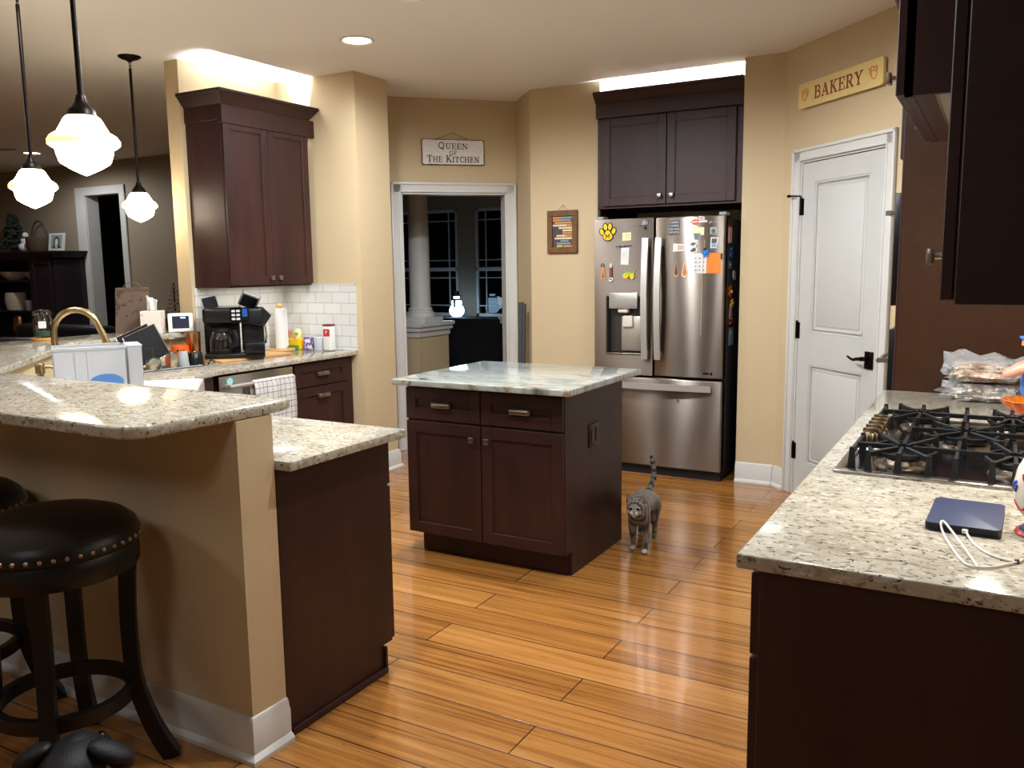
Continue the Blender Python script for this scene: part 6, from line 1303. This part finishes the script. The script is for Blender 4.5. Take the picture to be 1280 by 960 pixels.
# ---------------------------------------------------------------- dark dining room through the doorway
dim = live_m
m = MB(); m.box(-8.2, -5.98-.5, 8.65, 8.78, 0, CEIL); m.box(-6.52, -3.2, 8.65, 8.78, 0, .86); m.box(-6.52, -3.2, 8.65, 8.78, 2.13, CEIL); m.box(-5.655, -5.405, 8.65, 8.78, .86, 2.13); m.box(-4.5, -3.2, 8.65, 8.78, .86, 2.13); struct(m.build('wall_dining_far', dim, smooth=0))
m = MB(); m.box(-3.3, -3.2, 6.3, 8.65, 0, CEIL); struct(m.build('wall_dining_side', dim, smooth=0))
for i, (x0, x1) in enumerate(((-6.52, -5.655), (-5.405, -4.5))):
    w = thing('window_%d' % (i+1), 'dark night window with thin grid bars in the dining room', 'window', ((x0+x1)/2, 8.66, .86)); struct(w); z0, z1, zm = .86, 2.13, 1.42
    m = MB()
    for a in ((x0, x0+.035, z0, z1), (x1-.035, x1, z0, z1), (x0, x1, z0, z0+.04), (x0, x1, z1-.035, z1), (x0, x1, zm-.02, zm+.025)): m.box(a[0], a[1], 8.655, 8.70, a[2], a[3], .002, 1)
    m.box(x0-.04, x1+.04, 8.62, 8.66, z0-.03, z0+.005, .003, 1); f_ = m.build('window_frame', white_m, w)
    m = MB()
    for xa_ in (x0+.135, x1-.135): m.box(xa_-.006, xa_+.006, 8.668, 8.68, z0+.03, z1-.03)
    for za in (z1-.135, zm+.11, zm-.10, z0+.13): m.box(x0+.03, x1-.03, 8.668, 8.68, za-.006, za+.006)
    m.build('grid_bars', white_m, f_)
    m = MB(); m.box(x0+.03, x1-.03, 8.682, 8.686, z0+.03, z1-.03); m.build('pane', night_m, f_)
def halfwall(name, poly, h, capname):
    m = MB(); m.prism(poly, 0, h-.12); struct(m.build(name, wall_m, smooth=0))
    cx = sum(p[0] for p in poly)/len(poly); cy = sum(p[1] for p in poly)/len(poly)
    def grow(g): return [(x+math.copysign(g, x-cx), y+math.copysign(g, y-cy)) for x, y in poly]
    m = MB(); m.prism(grow(.012), h-.122, h-.07); m.prism(grow(.03), h-.072, h-.03, .003, 1); m.prism(grow(.045), h-.032, h, .004, 2); struct(m.build(capname, white_m))
halfwall('wall_half_dining', [(-6.4, 6.245), (-4.515, 6.245), (-4.515, 6.72), (-6.4, 6.72)], .95, 'trim_5')
halfwall('wall_half_entry', [(-4.74, 8.15), (-4.0, 8.15), (-4.0, 8.32), (-4.74, 8.32)], .90, 'trim_6')
cl = thing('round_column', 'white round column on the half wall beyond the doorway', 'column', (-4.66, 6.48, .9505)); m = MB(); m.box(-.15, .15, -.15, .15, 0, .05, .003, 1); m.build('plinth', white_m, cl, world=False)
m = MB(); m.lathe([(0, .05), (.135, .05), (.14, .065), (.135, .085), (.118, .095), (.112, .11), (.115, .12), (.105, .135), (0, .135)], seg=36); m.build('base_moulding', white_m, cl, world=False); m = MB(); m.lathe([(0, .134), (.098, .134), (.096, .7), (.084, 1.70), (.1, 1.72), (.1, 1.76), (0, 1.76)], seg=36); m.build('shaft', white_m, cl, world=False)
kt = thing('black_console', 'black cloth-covered console under the dining room window', 'table', (-5.2, 8.25, 0)); m = MB(); m.box(-.62, .42, -.19, .19, .845, .875, .004, 1); m.build('table_top', blackmatt_m, kt, world=False)
tb_ = bmesh.new(); ring = []
per = [(-.63, -.2), (.43, -.2), (.43, .2), (-.63, .2)]; loop = []
for (ax, ay), (bx, by) in zip(per, per[1:]+per[:1]): loop += [(ax+(bx-ax)*k/16, ay+(by-ay)*k/16) for k in range(16)]
for j, z in enumerate((.879, .87, .6, .3, .02)): ring.append([tb_.verts.new((x*(1+.012*j*math.sin(i*1.7)*.3), y*(1+.05*j*math.sin(i*1.7)*.3), z)) for i, (x, y) in enumerate(loop)])
for a_, b_ in zip(ring, ring[1:]):
    for i in range(64): tb_.faces.new((a_[i], a_[(i+1) % 64], b_[(i+1) % 64], b_[i]))
tb_.faces.new(ring[0]); m = MB(); m._add(tb_); tag(m.build('black_tablecloth', dark_m, loc=(0, 0, 0)), 'black cloth hanging to the floor over the console under the window', 'tablecloth').location = (-5.2, 8.25, 0)
sn = thing('glowing_snowman', 'glowing white snowman lamp with hat and dark scarf on the console', 'lamp', (-5.44, 8.28, .8795)); m = MB(); m.lathe([(0, 0), (.05, .004), (.082, .04), (.088, .075), (.075, .115), (.055, .135), (.06, .16), (.058, .18), (.04, .205), (.03, .215), (0, .215)], seg=28); m.build('body', snow_m, sn, world=False); m = MB(); m.sph((0, 0, .225), .036, 16); m.build('head', snow_m, sn, world=False)
m = MB(); m.lathe([(0, .238), (.06, .238), (.06, .245), (.034, .248), (.034, .295), (0, .297)], seg=24); m.build('hat', blackmatt_m, sn, world=False); m = MB(); m.tube([(.045*math.cos(a), .045*math.sin(a), .20) for a in [2*PI*k/18 for k in range(18)]], .012, 8, closed=True); m.box(.0, .03, -.075, -.062, .10, .20, .003, 1); m.build('scarf', blackmatt_m, sn, world=False)
light('snowman_glow', 'POINT', (-5.44, 8.16, 1.0), 1.2, (.62, .82, 1), .08)
